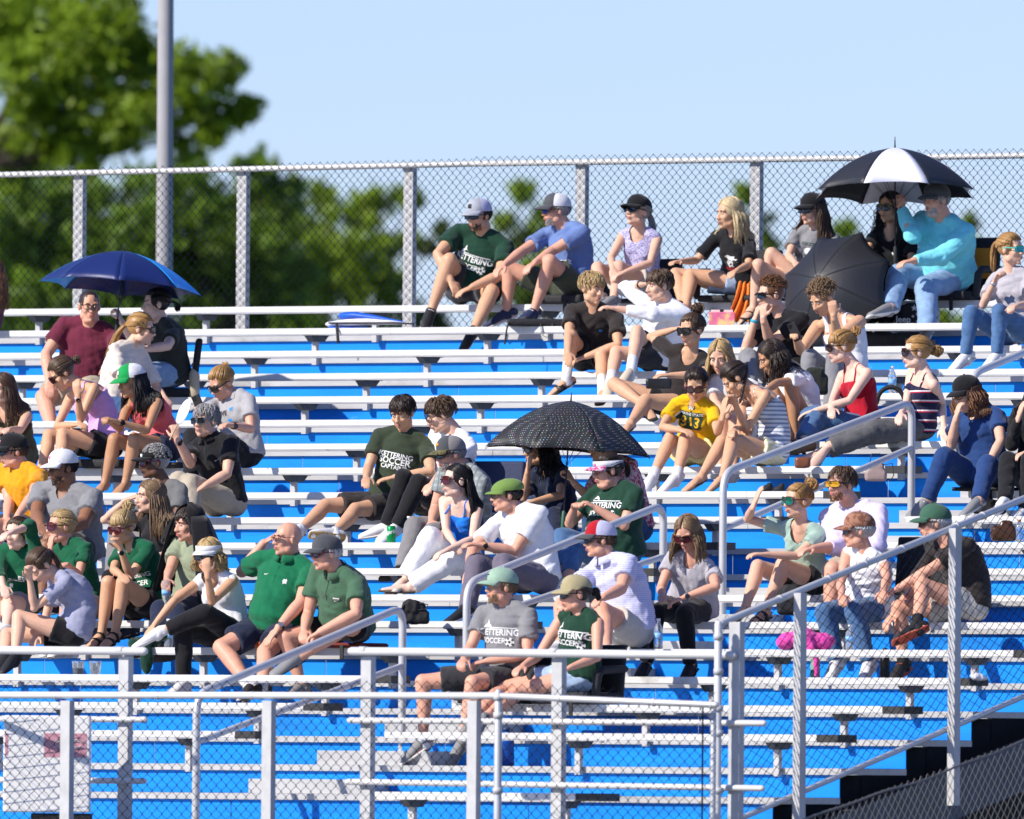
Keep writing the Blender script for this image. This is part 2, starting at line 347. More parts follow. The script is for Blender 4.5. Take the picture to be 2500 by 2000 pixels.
# gate post group where the guard rail, low fence and ramp fence meet
gp = empty('gate_post', (0, 0, 0), 'white gate pipe and square post where the low fence meets the ramp', 'gate post')
q = atY(1754, 1524, GY-.1); MB().tube([Vector((q.x, GY-.1, .02)), q], .026, n=12).obj('gate_pipe', M_RAIL, gp, smooth=True)
q = atY(1799, 1519, GY+.05); piece('post', (q.x-.042, GY+.02, .02), (q.x+.042, GY+.085, q.z), M_STEEL, gp)
for py in (1555, 1640, 1730, 1790, 1930): q = atY(1754, py, GY-.1); MB().tube([q-UP*.02, q+UP*.02], .033, n=12, cap='ff').obj('post_band', M_STEEL, gp, smooth=True)
gt = empty('gate_leaf', (0, 0, 0), 'narrow chain-link gate frame beside the white gate pipe', 'gate')
a = atY(1716, 1728, F2+.12); b_ = atY(1742, 1728, F2+.12)
MB().tube([Vector((b_.x, b_.y, .05)), b_], .02, n=10).obj('frame_pipe', M_ALU, gt, smooth=True)
MB().tube([Vector((a.x, a.y, .05)), a], .006, n=8).obj('tension_bar', M_WIRE, gt, smooth=True)
# low sagging fence in the lower right corner, on the ground
lf = empty('chain_link_fence', (0, 0, 0), 'dark sagging chain-link fence in the shaded lower right corner', 'fence')
a, c = atX(1930, 2016, 8.6), atX(2600, 1776, 8.6)
pts = [a.lerp(c, s)+UP*(.01*math.sin(s*9)+.006*math.sin(s*23)) for s in np.linspace(0, 1, 30)]
MB().tube(pts, .008, side=UP, n=8).obj('top_cable', mat('dull_cable', (.2, .19, .18), .6, .4), lf, smooth=True)
U = (c-a); L = U.length; U.normalize(); chain(a-UP*a.z*.98, U, (0, 0, 1), L, a.z*.98+.03, wd=.042, hd=.045, parent=lf, m=mat('galvanised_wire', (.20, .195, .18), .5, .4))
# ------------------------------------------------------------------ ground, trees, lamp pole
gm = mat('grass_ground', (.05, .085, .022), .95, var=.3, vscale=.4, bump=.4, bscale=6)
o = MB().grid(lambda u, v: (-2500+5000*u, -1500+5500*v, 0), 10, 10).obj('ground', gm); o['kind'] = 'structure'
MB().box((-40, -24, .004), (30, 3, .03)).obj('gravel_apron', mat('gravel', (.2, .19, .18), .95, var=.3, vscale=30, bump=.6, bscale=80))['kind'] = 'structure'
lp = empty('lamp_pole', (0, 0, 0), 'tall grey floodlight pole rising in front of the big tree', 'pole')
q = pt(406, 700, 158); tp = pt(409, -900, 158); MB().tube([Vector((q.x, q.y, 0)), tp], [.082, .066], n=20, side=Vector((1, 0, 0))).obj('shaft', mat('pole_grey', (.36, .35, .36), .85, 0., var=.05), lp, smooth=True)
MB().tube([Vector((q.x, q.y, .0)), Vector((q.x, q.y, .05))], .2, n=20, cap='ff').obj('base_plate', M_STEEL, lp)
def leafmat(name, col):
    m = bpy.data.materials.new(name); m.use_nodes = True; n = m.node_tree; L = n.links; b = n.nodes['Principled BSDF']
    at = n.nodes.new('ShaderNodeAttribute'); at.attribute_name = 'tint'
    r = n.nodes.new('ShaderNodeValToRGB'); r.color_ramp.elements[0].color = (*[c*.55 for c in col], 1); r.color_ramp.elements[1].color = (*[c*1.5 for c in col], 1)
    L.new(at.outputs['Fac'], r.inputs[0]); L.new(r.outputs[0], b.inputs['Base Color']); b.inputs['Roughness'].default_value = .55
    t = n.nodes.new('ShaderNodeBsdfTranslucent'); L.new(r.outputs[0], t.inputs[0]); mx = n.nodes.new('ShaderNodeMixShader'); mx.inputs[0].default_value = .48
    L.new(b.outputs[0], mx.inputs[1]); L.new(t.outputs[0], mx.inputs[2]); L.new(mx.outputs[0], n.nodes['Material Output'].inputs[0]); return m
M_LEAF = [leafmat('leaves_yellow_green', (.22, .32, .018)), leafmat('leaves_mid_green', (.15, .25, .020)), leafmat('leaves_dark_green', (.10, .16, .02))]
M_BARK = mat('bark', (.05, .04, .03), .9, var=.4, vscale=12, bump=.6)
def tree(label, depth, blobs, lm, leaf=.12, dens=1., trunk=None, kind='leafy tree'):
    depth *= 1.35; leaf *= 1.12; dens *= 1.5
    t = empty('tree', (0, 0, 0), label, 'tree', 'trees behind the fence'); rng = np.random.default_rng(len(label)*7+len(blobs))
    S = FPX/depth; C = []
    for bx, by, br in blobs:
        c = np.array(pt(bx, by, depth+rng.uniform(-1, 1))); r = br/S
        for q in range(int(14*dens*max(1, (r/.6)**2))):                        # leafy sprays inside every limb's mass
            d = rng.normal(size=3); d /= np.linalg.norm(d); C.append((c+d*r*rng.uniform(.35, 1.0)*np.array([1, 1.1, .85]), r*rng.uniform(.2, .36)))
    V = []; tint = []
    for c, r in C:
        k = int(26*max(.5, (r/.18)**1.4)); k = min(k, 70)
        p = c+rng.normal(size=(k, 3))*r*.55; a = rng.normal(size=(k, 3)); a /= np.linalg.norm(a, axis=1, keepdims=True)
        b = np.cross(a, rng.normal(size=(k, 3))); b /= np.linalg.norm(b, axis=1, keepdims=True); s = leaf*rng.uniform(.6, 1.3, (k, 1))
        V.append(np.stack([p-a*s, p-b*s*.42, p+a*s, p+b*s*.42], 1).reshape(-1, 3)); tint.append(np.repeat(np.clip(rng.uniform(.0, .6)+rng.uniform(0, .5, k), 0, 1), 4))
    V = np.concatenate(V); nf = len(V)//4
    b = MB(); b.v = [V]; b.f = [(4*i, 4*i+1, 4*i+2, 4*i+3) for i in range(nf)]; b.m = [0]*nf
    o = b.obj('crown', lm, t); at = o.data.attributes.new('tint', 'FLOAT', 'POINT'); at.data.foreach_set('value', np.concatenate(tint).astype(np.float32))
    xs = sum(q[0] for q in blobs)/len(blobs) if trunk is None else trunk
    base = pt(xs, 1000, depth); low = max(q[1] for q in blobs); fork = pt(xs, low, depth); fork.z = max(fork.z, 1.2)
    tb = MB(); w_ = max(.05, .0006*max(q[2] for q in blobs)*(depth/200)); tb.tube([Vector((base.x, base.y, 0)), fork.lerp(Vector((base.x, base.y, 0)), .5)+Vector((.05, 0, 0)), fork], [w_*1.5, w_*1.1, w_], n=8)
    for bx, by, br in blobs:
        e = pt(bx, by, depth); md = fork.lerp(e, .5)+Vector((rng.uniform(-.15, .15), 0, -.1)); tb.tube([fork, md, e], [w_*.7, w_*.4, .015], n=6)
    tb.obj('trunk', M_BARK, t, smooth=True); return t
tree('large bright green tree whose crown fills the upper left corner', 226, [(20, 60, 130), (150, 30, 110), (270, 50, 100), (60, 190, 120), (200, 160, 120), (330, 150, 110), (110, 300, 110), (300, 280, 110), (400, 240, 80), (470, 190, 95), (555, 175, 60), (540, 260, 80), (610, 265, 42), (440, 330, 75), (520, 330, 45), (30, 395, 90), (200, 390, 70)], M_LEAF[0], .10, 1.15, trunk=-60)
tree('dense dark tree behind the fence left of the lamp pole', 236, [(40, 520, 120), (180, 500, 95), (110, 430, 60), (60, 610, 110), (230, 620, 110), (390, 540, 70), (400, 640, 80), (350, 720, 90), (130, 760, 110), (120, 640, 130), (290, 600, 110), (330, 470, 70), (250, 740, 120), (20, 760, 120)], M_LEAF[1], .11, 1.0, trunk=60)
tree('spreading tree behind the fence right of the lamp pole', 236, [(470, 470, 95), (400, 440, 60), (640, 590, 90), (700, 540, 60), (600, 680, 100), (700, 790, 90), (400, 560, 80), (560, 560, 110), (480, 660, 110), (640, 480, 70), (690, 450, 60), (680, 690, 110), (560, 770, 110), (420, 780, 90), (620, 400, 50)], M_LEAF[1], .11, 1.0, trunk=540)
tree('pale yellow green tree ending near the third fence post', 250, [(800, 560, 75), (740, 620, 70), (950, 690, 60), (1000, 590, 36), (820, 630, 80), (880, 520, 70), (950, 480, 55), (860, 620, 75), (930, 600, 45), (800, 690, 70), (900, 720, 60), (1010, 490, 28), (780, 480, 40)], M_LEAF[0], .11, 1.0, trunk=850)
tree('dark low tree at the foot of the fence by the third post', 250, [(780, 770, 70), (900, 790, 60), (1000, 770, 55), (1060, 790, 40), (1050, 600, 26), (1075, 560, 20)], M_LEAF[2], .11, 1.0, trunk=900)
tree('small tree seen through the fence between the two capped men', 290, [(1270, 470, 40), (1330, 540, 45), (1270, 580, 50), (1310, 640, 45), (1230, 540, 26)], M_LEAF[0], .12, .9)
tree('low tree seen through the fence behind the man in blue', 290, [(1250, 690, 45), (1310, 730, 55), (1200, 760, 45)], M_LEAF[2], .12, .9)
tree('thin tree seen through the fence right of the blonde woman', 290, [(1815, 480, 32), (1850, 540, 36), (1880, 590, 30), (1860, 640, 26)], M_LEAF[0], .12, .9)
tree('thin tree seen through the fence right of the black capped woman', 290, [(2060, 560, 26), (2085, 600, 26), (2050, 640, 20)], M_LEAF[0], .12, .9)
tree('thin tree seen through the fence by the rightmost umbrella edge', 290, [(2370, 540, 24), (2385, 600, 20), (2400, 650, 24)], M_LEAF[0], .12, .9)
tree('low hedge tree glimpsed under the top bench at the right', 250, [(2200, 800, 60), (2300, 800, 60), (2420, 800, 60)], M_LEAF[0], .11, .9)
# ------------------------------------------------------------------ people
def frame(f, up=UP):
    f = Vector(f).normalized(); l = Vector(up).cross(f)
    l.normalize(); u = f.cross(l); return f, l, u           # facing, the person's left, up
def vdir(a): a = math.radians(a); return (-WH*math.cos(a)-RH*math.sin(a))   # a: degrees turned towards the viewer's left from facing the camera
def lift(p, par, L, sign=-1):
    d0 = dep(par); P0 = pt(p[0], p[1], d0); q = (P0-par).length
    if q >= L: return P0 if q < 1.15*L else par+(P0-par)*(1.15*L/q)
    return pt(p[0], p[1], d0+sign*math.sqrt(L*L-q*q))
SKIN = {k: mat('skin_'+k, c, .48, var=.07, vscale=25, bump=.08, bscale=90, sss=.08, spec=.4) for k, c in dict(pale=(.74, .49, .38), fair=(.69, .41, .285), ruddy=(.67, .345, .235), tan=(.62, .35, .21), bronze=(.46, .24, .13), brown=(.26, .12, .065), dark=(.15, .07, .04)).items()}
def hairmat(name, c):
    m = mat('hair_'+name, c, .42, spec=.45, var=.01)
    n = m.node_tree; b = n.nodes['Principled BSDF']; at = n.nodes.new('ShaderNodeAttribute'); at.attribute_name = 'tint'
    r = n.nodes.new('ShaderNodeValToRGB'); r.color_ramp.elements[0].color = (*[x*.78 for x in c], 1); r.color_ramp.elements[1].color = (*[min(1, x*1.22) for x in c], 1)
    n.links.new(at.outputs['Fac'], r.inputs[0]); n.links.new(r.outputs[0], b.inputs['Base Color']); return m
HAIR = {k: hairmat(k, c) for k, c in dict(black=(.012, .010, .009), dark=(.035, .022, .015), brown=(.085, .05, .028), light=(.20, .125, .065), blonde=(.42, .29, .13), gold=(.38, .21, .07), pale=(.58, .46, .26), grey=(.30, .29, .28), silver=(.55, .54, .52), auburn=(.16, .07, .03)).items()}
M_WHITE_EYE = mat('eye_white', (.75, .72, .68), .3); M_IRIS = mat('iris', (.02, .015, .012), .2)
M_LENS = {k: mat('lens_'+k, c, .08, spec=.8, metal=mt) for k, c, mt in (('black', (.008, .008, .009), 0), ('brown', (.03, .01, .008), 0), ('wine', (.07, .008, .012), 0), ('blue', (.03, .08, .3), .6), ('green', (.02, .2, .12), .6), ('fire', (.85, .42, .02), .5), ('teal', (.05, .35, .3), .5), ('clear', (.9, .88, .86), 0))}
_b = M_LENS['clear'].node_tree.nodes['Principled BSDF']; _b.inputs['Transmission Weight'].default_value = 1; _b.inputs['IOR'].default_value = 1.02; _b.inputs['Specular IOR Level'].default_value = .5
M_FRAME = {k: mat('frame_'+k, c, .3) for k, c in dict(black=(.012, .012, .012), brown=(.05, .02, .012), tortoise=(.09, .04, .015), wine=(.09, .01, .03), teal=(.02, .38, .3), grey=(.12, .12, .13)).items()}
def lipmat(s): return mat('lips_'+s, tuple(a*b for a, b in zip({'pale': (.6, .28, .25), 'fair': (.5, .22, .18), 'ruddy': (.5, .18, .15), 'tan': (.40, .16, .12), 'bronze': (.3, .11, .08), 'brown': (.18, .07, .05), 'dark': (.1, .04, .03)}[s], (1, .95, .95))), .4)
PEOPLE = {}; PEND = []                                                     # meshes waiting for their voxel remesh
def remesh(o, vox, smooth, ratio=None, post=None):
    m = o.modifiers.new('r', 'REMESH'); m.mode = 'VOXEL'; m.voxel_size = vox; m.use_smooth_shade = True
    if smooth: s = o.modifiers.new('s', 'SMOOTH'); s.factor = .5; s.iterations = smooth
    if ratio: d = o.modifiers.new('d', 'DECIMATE'); d.ratio = ratio
    PEND.append((o, post)); return o
def flush():
    dg = bpy.context.evaluated_depsgraph_get(); dg.update()
    for o, post in PEND:
        me = bpy.data.meshes.new_from_object(o.evaluated_get(dg)); mats = list(o.data.materials); old = o.data
        o.modifiers.clear(); o.data = me; me.name = o.name
        if not len(me.materials):
            for x in mats: me.materials.append(x)
        bpy.data.meshes.remove(old)
    todo = [p for p in PEND if p[1]]; PEND.clear()
    for o, post in todo: post(o)
def co_of(me): a = np.empty(len(me.vertices)*3, np.float32); me.vertices.foreach_get('co', a); return a.reshape(-1, 3)
def wrinkle(o, amp, freq, seed, dirv=None):
    me = o.data; P = co_of(me); N = np.empty(len(P)*3, np.float32); me.vertices.foreach_get('normal', N); N = N.reshape(-1, 3)
    rng = np.random.default_rng(seed); d = np.zeros(len(P))
    W = P+.05*np.stack([np.sin(P @ rng.normal(size=3)*9+rng.uniform(0, 6)) for _ in range(3)], 1)
    for i in range(5):
        k = rng.normal(size=3); k /= np.linalg.norm(k)
        if dirv is not None: k = k*.5+np.array(dirv); k /= np.linalg.norm(k)
        f = freq*(1.35**i); d += np.abs(np.sin((W @ k)*f+rng.uniform(0, 6)))**.7/(1.3**i)
    d -= d.mean(); P = P+N*(np.maximum(d, -.45)*amp/1.6)[:, None]; me.vertices.foreach_set('co', P.astype(np.float32).ravel()); me.update()
def carve(o, fn, vox):                                        # cut away where fn(P) < 0, with the cut edge drawn onto fn = 0
    me = o.data; P = co_of(me); v = fn(P); e = 1e-3
    G = np.stack([(fn(P+np.eye(3)[i]*e)-v)/e for i in range(3)], 1); g2 = (G**2).sum(1)+1e-9
    near = np.abs(v)/np.sqrt(g2) < vox*.75; P2 = P.copy(); P2[near] -= (G*(v/g2)[:, None])[near]
    me.vertices.foreach_set('co', P2.astype(np.float32).ravel()); v2 = fn(P2)
    bm = bmesh.new(); bm.from_mesh(me); bm.verts.ensure_lookup_table()
    kill = [f for f in bm.faces if np.mean([v2[x.index] for x in f.verts]) < -1e-4]
    bmesh.ops.delete(bm, geom=kill, context='FACES'); bm.to_mesh(me); bm.free(); me.update()
def head_raw(b, C, F, L, U, k, sex, beard=False):
    def W(x, y, z): return C+L*(x*k)+F*(y*k)+U*(z*k)
    ax = (L, F, U)
    def E(c, r): b.ell(W(*c), [q*k for q in r], ax, 14, 10)
    j = .93 if sex == 'f' else 1.
    E((0, -.010, .032), (.076, .096, .088)); E((0, .026, -.026), (.062*j, .062, .082)); E((0, .030, -.074), (.052*j, .050, .040)); E((0, .068, -.098), (.020*j, .02, .017))
    for s in (-1, 1):
        E((s*.036, .056, -.024), (.026, .030, .028)); E((s*.052*j, .012, -.068), (.018, .034, .028)); E((s*.077, -.006, -.004), (.010, .019, .031)); E((s*.032, .074, .024), (.024, .015, .010)); E((s*.012, .096, -.033), (.010, .013, .010))
    b.tube([W(0, .084, .014), W(0, .100, -.016), W(0, .108, -.031)], [.0085*k, .0105*k, .0125*k], side=L, n=8)
    E((0, .082, -.056), (.026, .016, .010)); E((0, .083, -.069), (.022, .015, .010))
def hand_raw(b, wr, d, nrm, side, k, curl, spread=.0):
    d = d.normalized(); nrm = (nrm-d*nrm.dot(d)); nrm = nrm.normalized() if nrm.length > 1e-4 else d.orthogonal().normalized()
    th = d.cross(nrm)*(1 if side == 'R' else -1)             # towards the thumb
    b.tube([wr-d*.03*k, wr+d*.012*k, wr+d*.045*k, wr+d*.085*k], [(.027*k, .021*k), (.030*k, .018*k), (.039*k, .0155*k), (.040*k, .013*k)], side=th, n=12)
    for i, (o, ln) in enumerate(((.029, .072), (.0095, .082), (-.010, .076), (-.029, .058))):
        p = wr+d*(.078*k)+th*(o*k); dd = (d+th*(o*spread*6)).normalized(); pts = [p-dd*.015*k, p+dd*.01*k]; a = curl*.55
        for q, fr in enumerate((.44, .32, .26)):
            v = dd*math.cos(a)+nrm*math.sin(a); pts.append(pts[-1]+v*(ln*fr*k)); a += curl*(.75+.1*i)
        b.tube(pts, [.0095*k, .0098*k, .0092*k, .0085*k, .0072*k], side=th, n=8)
    p = wr+d*.022*k+th*.026*k; v = (d*.62+th*.75+nrm*.25).normalized(); v2 = (d*.9+th*.2+nrm*(.2+.35*curl)).normalized()
    b.tube([p-th*.012*k, p+v*.032*k, p+v*.032*k+v2*.032*k, p+v*.032*k+v2*.056*k], [.0135*k, .0125*k, .0105*k, .0085*k], side=nrm, n=8)
def locks(b, N, rng, fn, r0=.006, r1=.0015, nseg=6, flat=.6):
    tint = []
    for i in range(N):
        pts = fn(i, rng)
        if not pts: continue
        k = len(pts); rr = [(r0*(1-t)+r1*t)*(.55+.45*math.sin(min(1, t*3+.25)*math.pi/2)) for t in np.linspace(0, 1, k)]
        n0 = b.n; b.tube(pts, [(q, q*flat) for q in rr], n=4, cap='ff'); tint += [rng.uniform(0, 1)]*(b.n-n0)
    return tint
FR = dict(A=(0, 580, 3.08), B=(0, 1040, 2.614), C=(300, 1140, 2.974), D=(700, 920, 2.974), E=(1080, 1030, 2.782), F=(980, 440, 3.267), G=(1300, 620, 2.875), H=(1640, 440, 2.507), I=(1850, 660, 2.7815), J=(1500, 1100, 2.156), K=(0, 1600, 2.3956), L=(850, 1600, 2.269), M=(1700, 1500, 2.695))
def person(label, fr, n, hx, hd, ha, hp=0, htl=0, nk=None, ta=45, pad=0., sex='m', h=1., w=1., skin='fair', L=None, R=None, kl=None, kr=None, al=None, ar=None, tl=None, tr=None,
           top=('tee', None), bottom=('shorts', None, .7), shoe=None, sock=None, hair=('short', 'brown'), hat=None, glasses=None, belly=0., beard=None, prints=(), curlL=.5, curlR=.5, nL=None, nR=None, sL=-1, sR=-1, fL=None, fR=None, dk=None, slouch=.03, seed=0, watch=None, yoff=0.12, legs=True):
    ox, oy, sc = FR[fr]
    def T(p):
        if p is None: return None
        if isinstance(p[0], str): a, b_, c_ = FR[p[0]]; return (a+p[1]/c_, b_+p[2]/c_)
        return (ox+p[0]/sc, oy+p[1]/sc)
    rng = np.random.default_rng(sum(map(ord, label))+seed)
    kh = h*(1. if sex == 'm' else .94); g = w**.6
    seat = zb(n)+pad; H = xcol(T((hx, 0))[0], yb(n)+yoff, seat+.095*kh*min(w, 1.25)**.5)
    root = empty('person', (H.x, H.y, seat), label, 'person', 'spectators sitting on the bleachers'); base = Vector((H.x, H.y, seat))
    hdp = T(hd); F0 = vdir(ha)
    if nk: nkp = T(nk)
    else: nkp = (hdp[0]+.03*330*math.sin(math.radians(ha)), hdp[1]+.15*330)
    N = lift(nkp, H, .49*kh, -1); dmax = .26
    if dep(H)-dep(N) > dmax: N = pt(nkp[0], nkp[1], dep(H)-dmax)
    tf = vdir(ta); spine = (N-H).normalized(); tf = (tf-spine*tf.dot(spine)).normalized(); tl_ = spine.cross(tf).normalized()
    # head
    hk = 1.0*(kh**.35)*(1.02 if sex == 'm' else 1.04)
    hC = pt(hdp[0], hdp[1], dep(N)+.05*F0.dot(WH)-.0)
    pr = math.radians(hp); hf = (F0*math.cos(pr)+UP*math.sin(pr)); hf, hl, hu = frame(hf)
    if htl: a = math.radians(htl); hu2 = hu*math.cos(a)+hl*math.sin(a); hl = (hl*math.cos(a)-hu*math.sin(a)); hu = hu2
    # shoulders, arms
    sw = (.190 if sex == 'm' else .165)*kh*(1+.35*(w-1))
    S = {'L': N+tl_*sw-spine*.064, 'R': N-tl_*sw-spine*.064}
    ua, fa = .285*kh, .325*kh; J = {}
    for s, A, sg, sd_ in (('L', L, sL, 1), ('R', R, sR, -1)):
        if A is None:
            e = S[s]-UP*.23*kh+tf*.12+tl_*(.05*sd_); q = e+tf*.22*kh-tl_*(.10*sd_)-UP*.07
        else:
            e = lift(T(A[0]), S[s], ua, sg if isinstance(sg, int) else sg[0]); q = lift(T(A[1]), e, fa, sg if isinstance(sg, int) else sg[1])
        J[s] = (S[s], e, q)
    # legs
    tlen, slen = .43*kh, .40*kh; K = {}
    fwd = vdir(ta if dk is None else dk)
    ks = {}
    for s, kp in (('L', kl), ('R', kr)): ks[s] = T(kp)
    lp0 = Vector((0, 0, 1)).cross(fwd).normalized()
    known = [p for p in ks.values() if p]
    for s, sd_ in (('L', 1), ('R', -1)):
        hj = H+lp0*(.088*kh*w**.4*sd_)
        if ks[s]: kn = lift(ks[s], hj, tlen, -1)
        else: kn = hj+fwd*tlen*.97+lp0*.05*sd_+UP*.02
        ap = T(al if s == 'L' else ar)
        if ap:
            P0 = pt(ap[0], ap[1], dep(kn)); q = (P0-kn).length
            an = P0 if q > slen*.86 else lift(ap, kn, slen, -1)
            if q > 1.12*slen: an = kn+(P0-kn)*(1.12*slen/q)
        else: an = kn-UP*slen*.98+fwd*.06
        tp = T(tl if s == 'L' else tr)
        sh = (kn-an).normalized()
        if tp: toe = lift(tp, an, .20*kh, -1); td = (toe-an).normalized()
        else: td = (fwd-sh*fwd.dot(sh)*.6).normalized(); td.z = min(td.z, -.12); td.normalize()
        fu = (sh-td*sh.dot(td)); q_ = UP-td*UP.z; fu = (fu+q_*(.9 if fu.length < .75 and abs(td.z) < .8 else 0)).normalized() if fu.length+q_.length > .1 else -WH
        heel = an-fu*.052*kh-td*.045*kh; toe = heel+td*.235*kh-fu*.012
        K[s] = (hj, kn, an, heel, toe, td, fu)
    # ---------------- torso rings
    prof_m = [(-.12, .150, .112), (0, .172, .126), (.2, .160, .118), (.4, .150, .112), (.6, .162, .118), (.78, .168, .114), (.90, .130, .092), (1.0, .070, .066)]
    prof_f = [(-.12, .160, .118), (0, .178, .126), (.2, .155, .110), (.4, .132, .098), (.6, .140, .104), (.78, .146, .102), (.90, .112, .082), (1.0, .058, .056)]
    prof = prof_f if sex == 'f' else prof_m
    def torso(b, off, s0, s1, flat='rr', loose=0.):
        P, Rr, Sd = [], [], []
        ss = [s0]+[q[0] for q in prof if s0 < q[0] < s1]+[s1]
        for s in ss:
            rw = np.interp(s, [q[0] for q in prof], [q[1] for q in prof])*kh; rd = np.interp(s, [q[0] for q in prof], [q[2] for q in prof])*kh
            ws = w if s < .85 else 1+(w-1)*(1-s)/.15*.8+(w-1)*.1
            bl = belly*math.exp(-((s-.28)/.26)**2); lo = loose*(1-abs(s-.3)) if s < .9 else 0
            c = H+(N-H)*s if s >= 0 else H+UP*(s*.55)
            c = c-tf*(slouch*4*max(s, 0)*(1-max(s, 0)))+tf*(bl*.55)
            P.append(c); Rr.append((rw*ws+off+lo, rd*(1+.9*(ws-1))+off+bl*.55+lo)); Sd.append((lp0*(1-max(0, min(1, s)))+tl_*max(0, min(1, s))).normalized())
        b.tube(P, Rr, side=Sd, n=20, cap=flat, cm=.055)
    def bust(b, off):
        if sex == 'f':
            k = .9+.45*(w-1)
            for s in (-1, 1): b.ell(N-spine*(.185*kh)+tf*(.072*kh+.03*(w-1)-slouch*.5)+tl_*(s*.068*kh), [(.062*k+off)*kh, (.052*k+off)*kh, (.064*k+off)*kh], (tl_, tf, spine), 12, 8)
    ag = g*(1. if sex == 'm' else .86)*kh
    def arm(b, s):
        a, e, q = J[s]; wr = e+(q-e)*(.25/.325)
        m = a.lerp(e, .45); m2 = e.lerp(wr, .3)
        b.tube([a, a.lerp(e, .2), m, a.lerp(e, .8), e, m2, e.lerp(wr, .7), wr], [.052*ag, .052*ag, .047*ag, .041*ag, .038*ag, .0405*ag, .032*ag, .0255*ag], n=12)
        b.ell(e, [.0385*ag]*3, None, 10, 8)
        d = (q-e).normalized(); fd = fL if s == 'L' else fR
        if fd: P0 = pt(*T(fd), dep(wr)); d = (P0-wr).normalized()
        nv = nL if s == 'L' else nR
        nv = -UP*1.0-tf*.25 if nv is None else (RH*nv[0]-WH*nv[1]*-1+UP*nv[2])
        hand_raw(b, wr, d, nv, s, .95*kh, curlL if s == 'L' else curlR)
    lg = w**.5*(1. if sex == 'm' else 1.02)*kh
    def leg(b, s, off=0., lo=0., hi=1., shin=True):
        hj, kn, an = K[s][:3]; sh = kn-an
        b.tube([hj, hj.lerp(kn, .25), hj.lerp(kn, .6), hj.lerp(kn, .88), kn], [(.088*lg+off), (.086*lg+off), (.070*lg+off), (.056*lg+off), (.0545*lg+off)], n=14)
        b.ell(kn, [.0555*lg+off]*3, None, 12, 8); bk = K[s][5]*-.012
        if shin: b.tube([kn, kn.lerp(an, .12), kn.lerp(an, .32)+bk, kn.lerp(an, .6)+bk*.5, kn.lerp(an, .85), an], [.0545*lg+off, .052*lg+off, .056*lg+off, .046*lg+off, .035*lg+off, .034*lg+off], n=14)
    body = MB()
    torso(body, -.012 if top[0] not in ('tank', 'cami') else 0, -.03, 1.0); bust(body, -.008 if top[0] not in ('tank', 'cami') else 0)
    for s, sd_ in (('L', 1), ('R', -1)):
        body.tube([N+tl_*(.03*sd_)-spine*.008, S[s]-tl_*(.02*sd_)-spine*.004], [(.043*g**.5*kh, .042*kh), (.044*g**.7*kh, .044*kh)], n=10)
        body.ell(S[s], [.053*ag]*3, None, 12, 8); arm(body, s)
        if legs:
            leg(body, s); hj, kn, an, heel, toe, td, fu = K[s]; fl = td.cross(fu)
            body.tube([an+fu*.01, an-fu*.03], [.036*lg, .037*lg], n=10)
            body.tube([heel+fu*.022, heel.lerp(toe, .35)+fu*.034, heel.lerp(toe, .7)+fu*.022, toe+fu*.014], [(.030*kh, .030*kh), (.034*kh, .036*kh), (.044*kh, .024*kh), (.038*kh, .014*kh)], side=fl, n=12)
    nb = hC-hu*.045*hk-hf*.022*hk
    body.tube([N-spine*.05, N.lerp(nb, .4), nb, nb+hu*.05], [(.064*g*kh, .062*kh), .056*g*kh if sex == 'm' else .049*g*kh, .055*g*kh if sex == 'm' else .047*kh, .045*kh], side=tl_, n=14)
    if w > 1.25: body.ell(hC-hu*.10*hk+hf*.03*hk, [.055*hk, .05*hk, .032*hk], (hl, hf, hu))
    head_raw(body, hC, hf, hl, hu, hk, sex)
    bo = body.obj('body', SKIN[skin], root, base, smooth=True); remesh(bo, .0072, 2, .33)
    PEOPLE[label] = hook = {'root': root, 'H': H, 'N': N, 'tf': tf, 'tl': tl_, 'spine': spine, 'J': J, 'K': K, 'hC': hC, 'hf': hf, 'hl': hl, 'hu': hu, 'base': base, 'hk': hk}
    def HW(x, y, z): return hC+hl*(x*hk)+hf*(y*hk)+hu*(z*hk)
    hax = (hl, hf, hu)
    # ---------------- face
    if not glasses or glasses[0] == 'clear':
        for s in (-1, 1):
            e = MB(); e.ell(HW(s*.031, .0815, .004), [.0120*hk, .0068*hk, .0046*hk], hax, 10, 6, 0); e.ell(HW(s*.031, .0865, .004), [.0055*hk, .0028*hk, .0047*hk], hax, 8, 6, 1); e.obj('eye', [M_WHITE_EYE, M_IRIS], root, base, True)
    hc = hair[1]
    for s in (-1, 1): MB().tube([HW(s*.014, .0905, .021), HW(s*.034, .0895, .027), HW(s*.05, .077, .021)], [(.0028, .004), (.003, .0042), (.0016, .002)], side=hf, n=6).obj('eyebrow', HAIR[hc if hc in ('black', 'dark', 'brown', 'grey') else 'brown'], root, base, True)
    mo = MB(); mo.ell(HW(0, .0955, -.0585), [.0215*hk, .006*hk, .0042*hk], hax, 10, 6); mo.ell(HW(0, .0955, -.0672), [.019*hk, .0065*hk, .005*hk], hax, 10, 6); mo.obj('mouth', lipmat(skin), root, base, True)
    if beard:
        q = MB(); k = hk
        def bl_(i, rg):
            u = rg.uniform(-1, 1); v = rg.uniform(0, 1); x = u*.056; z = -.045-.055*v-.012*(1-abs(u)); y = .082*math.sqrt(max(.05, 1-(u*.93)**2))*(1-.12*v)+.006
            if abs(x) < .026 and z > -.078 and z < -.05: return None
            p = HW(x, y, z); d = (hf*.25-hu+hl*(u*.4)).normalized(); return [p-hf*.004, p+d*.006+hf*.002, p+d*.014]
        tn = locks(q, 240, rng, bl_, .0032, .001); mu = MB()
        o = q.obj('beard', HAIR[beard], root, base, True); at = o.data.attributes.new('tint', 'FLOAT', 'POINT'); at.data.foreach_set('value', np.array(tn, np.float32))
    if glasses: make_glasses(root, base, HW, hax, hk, *glasses)
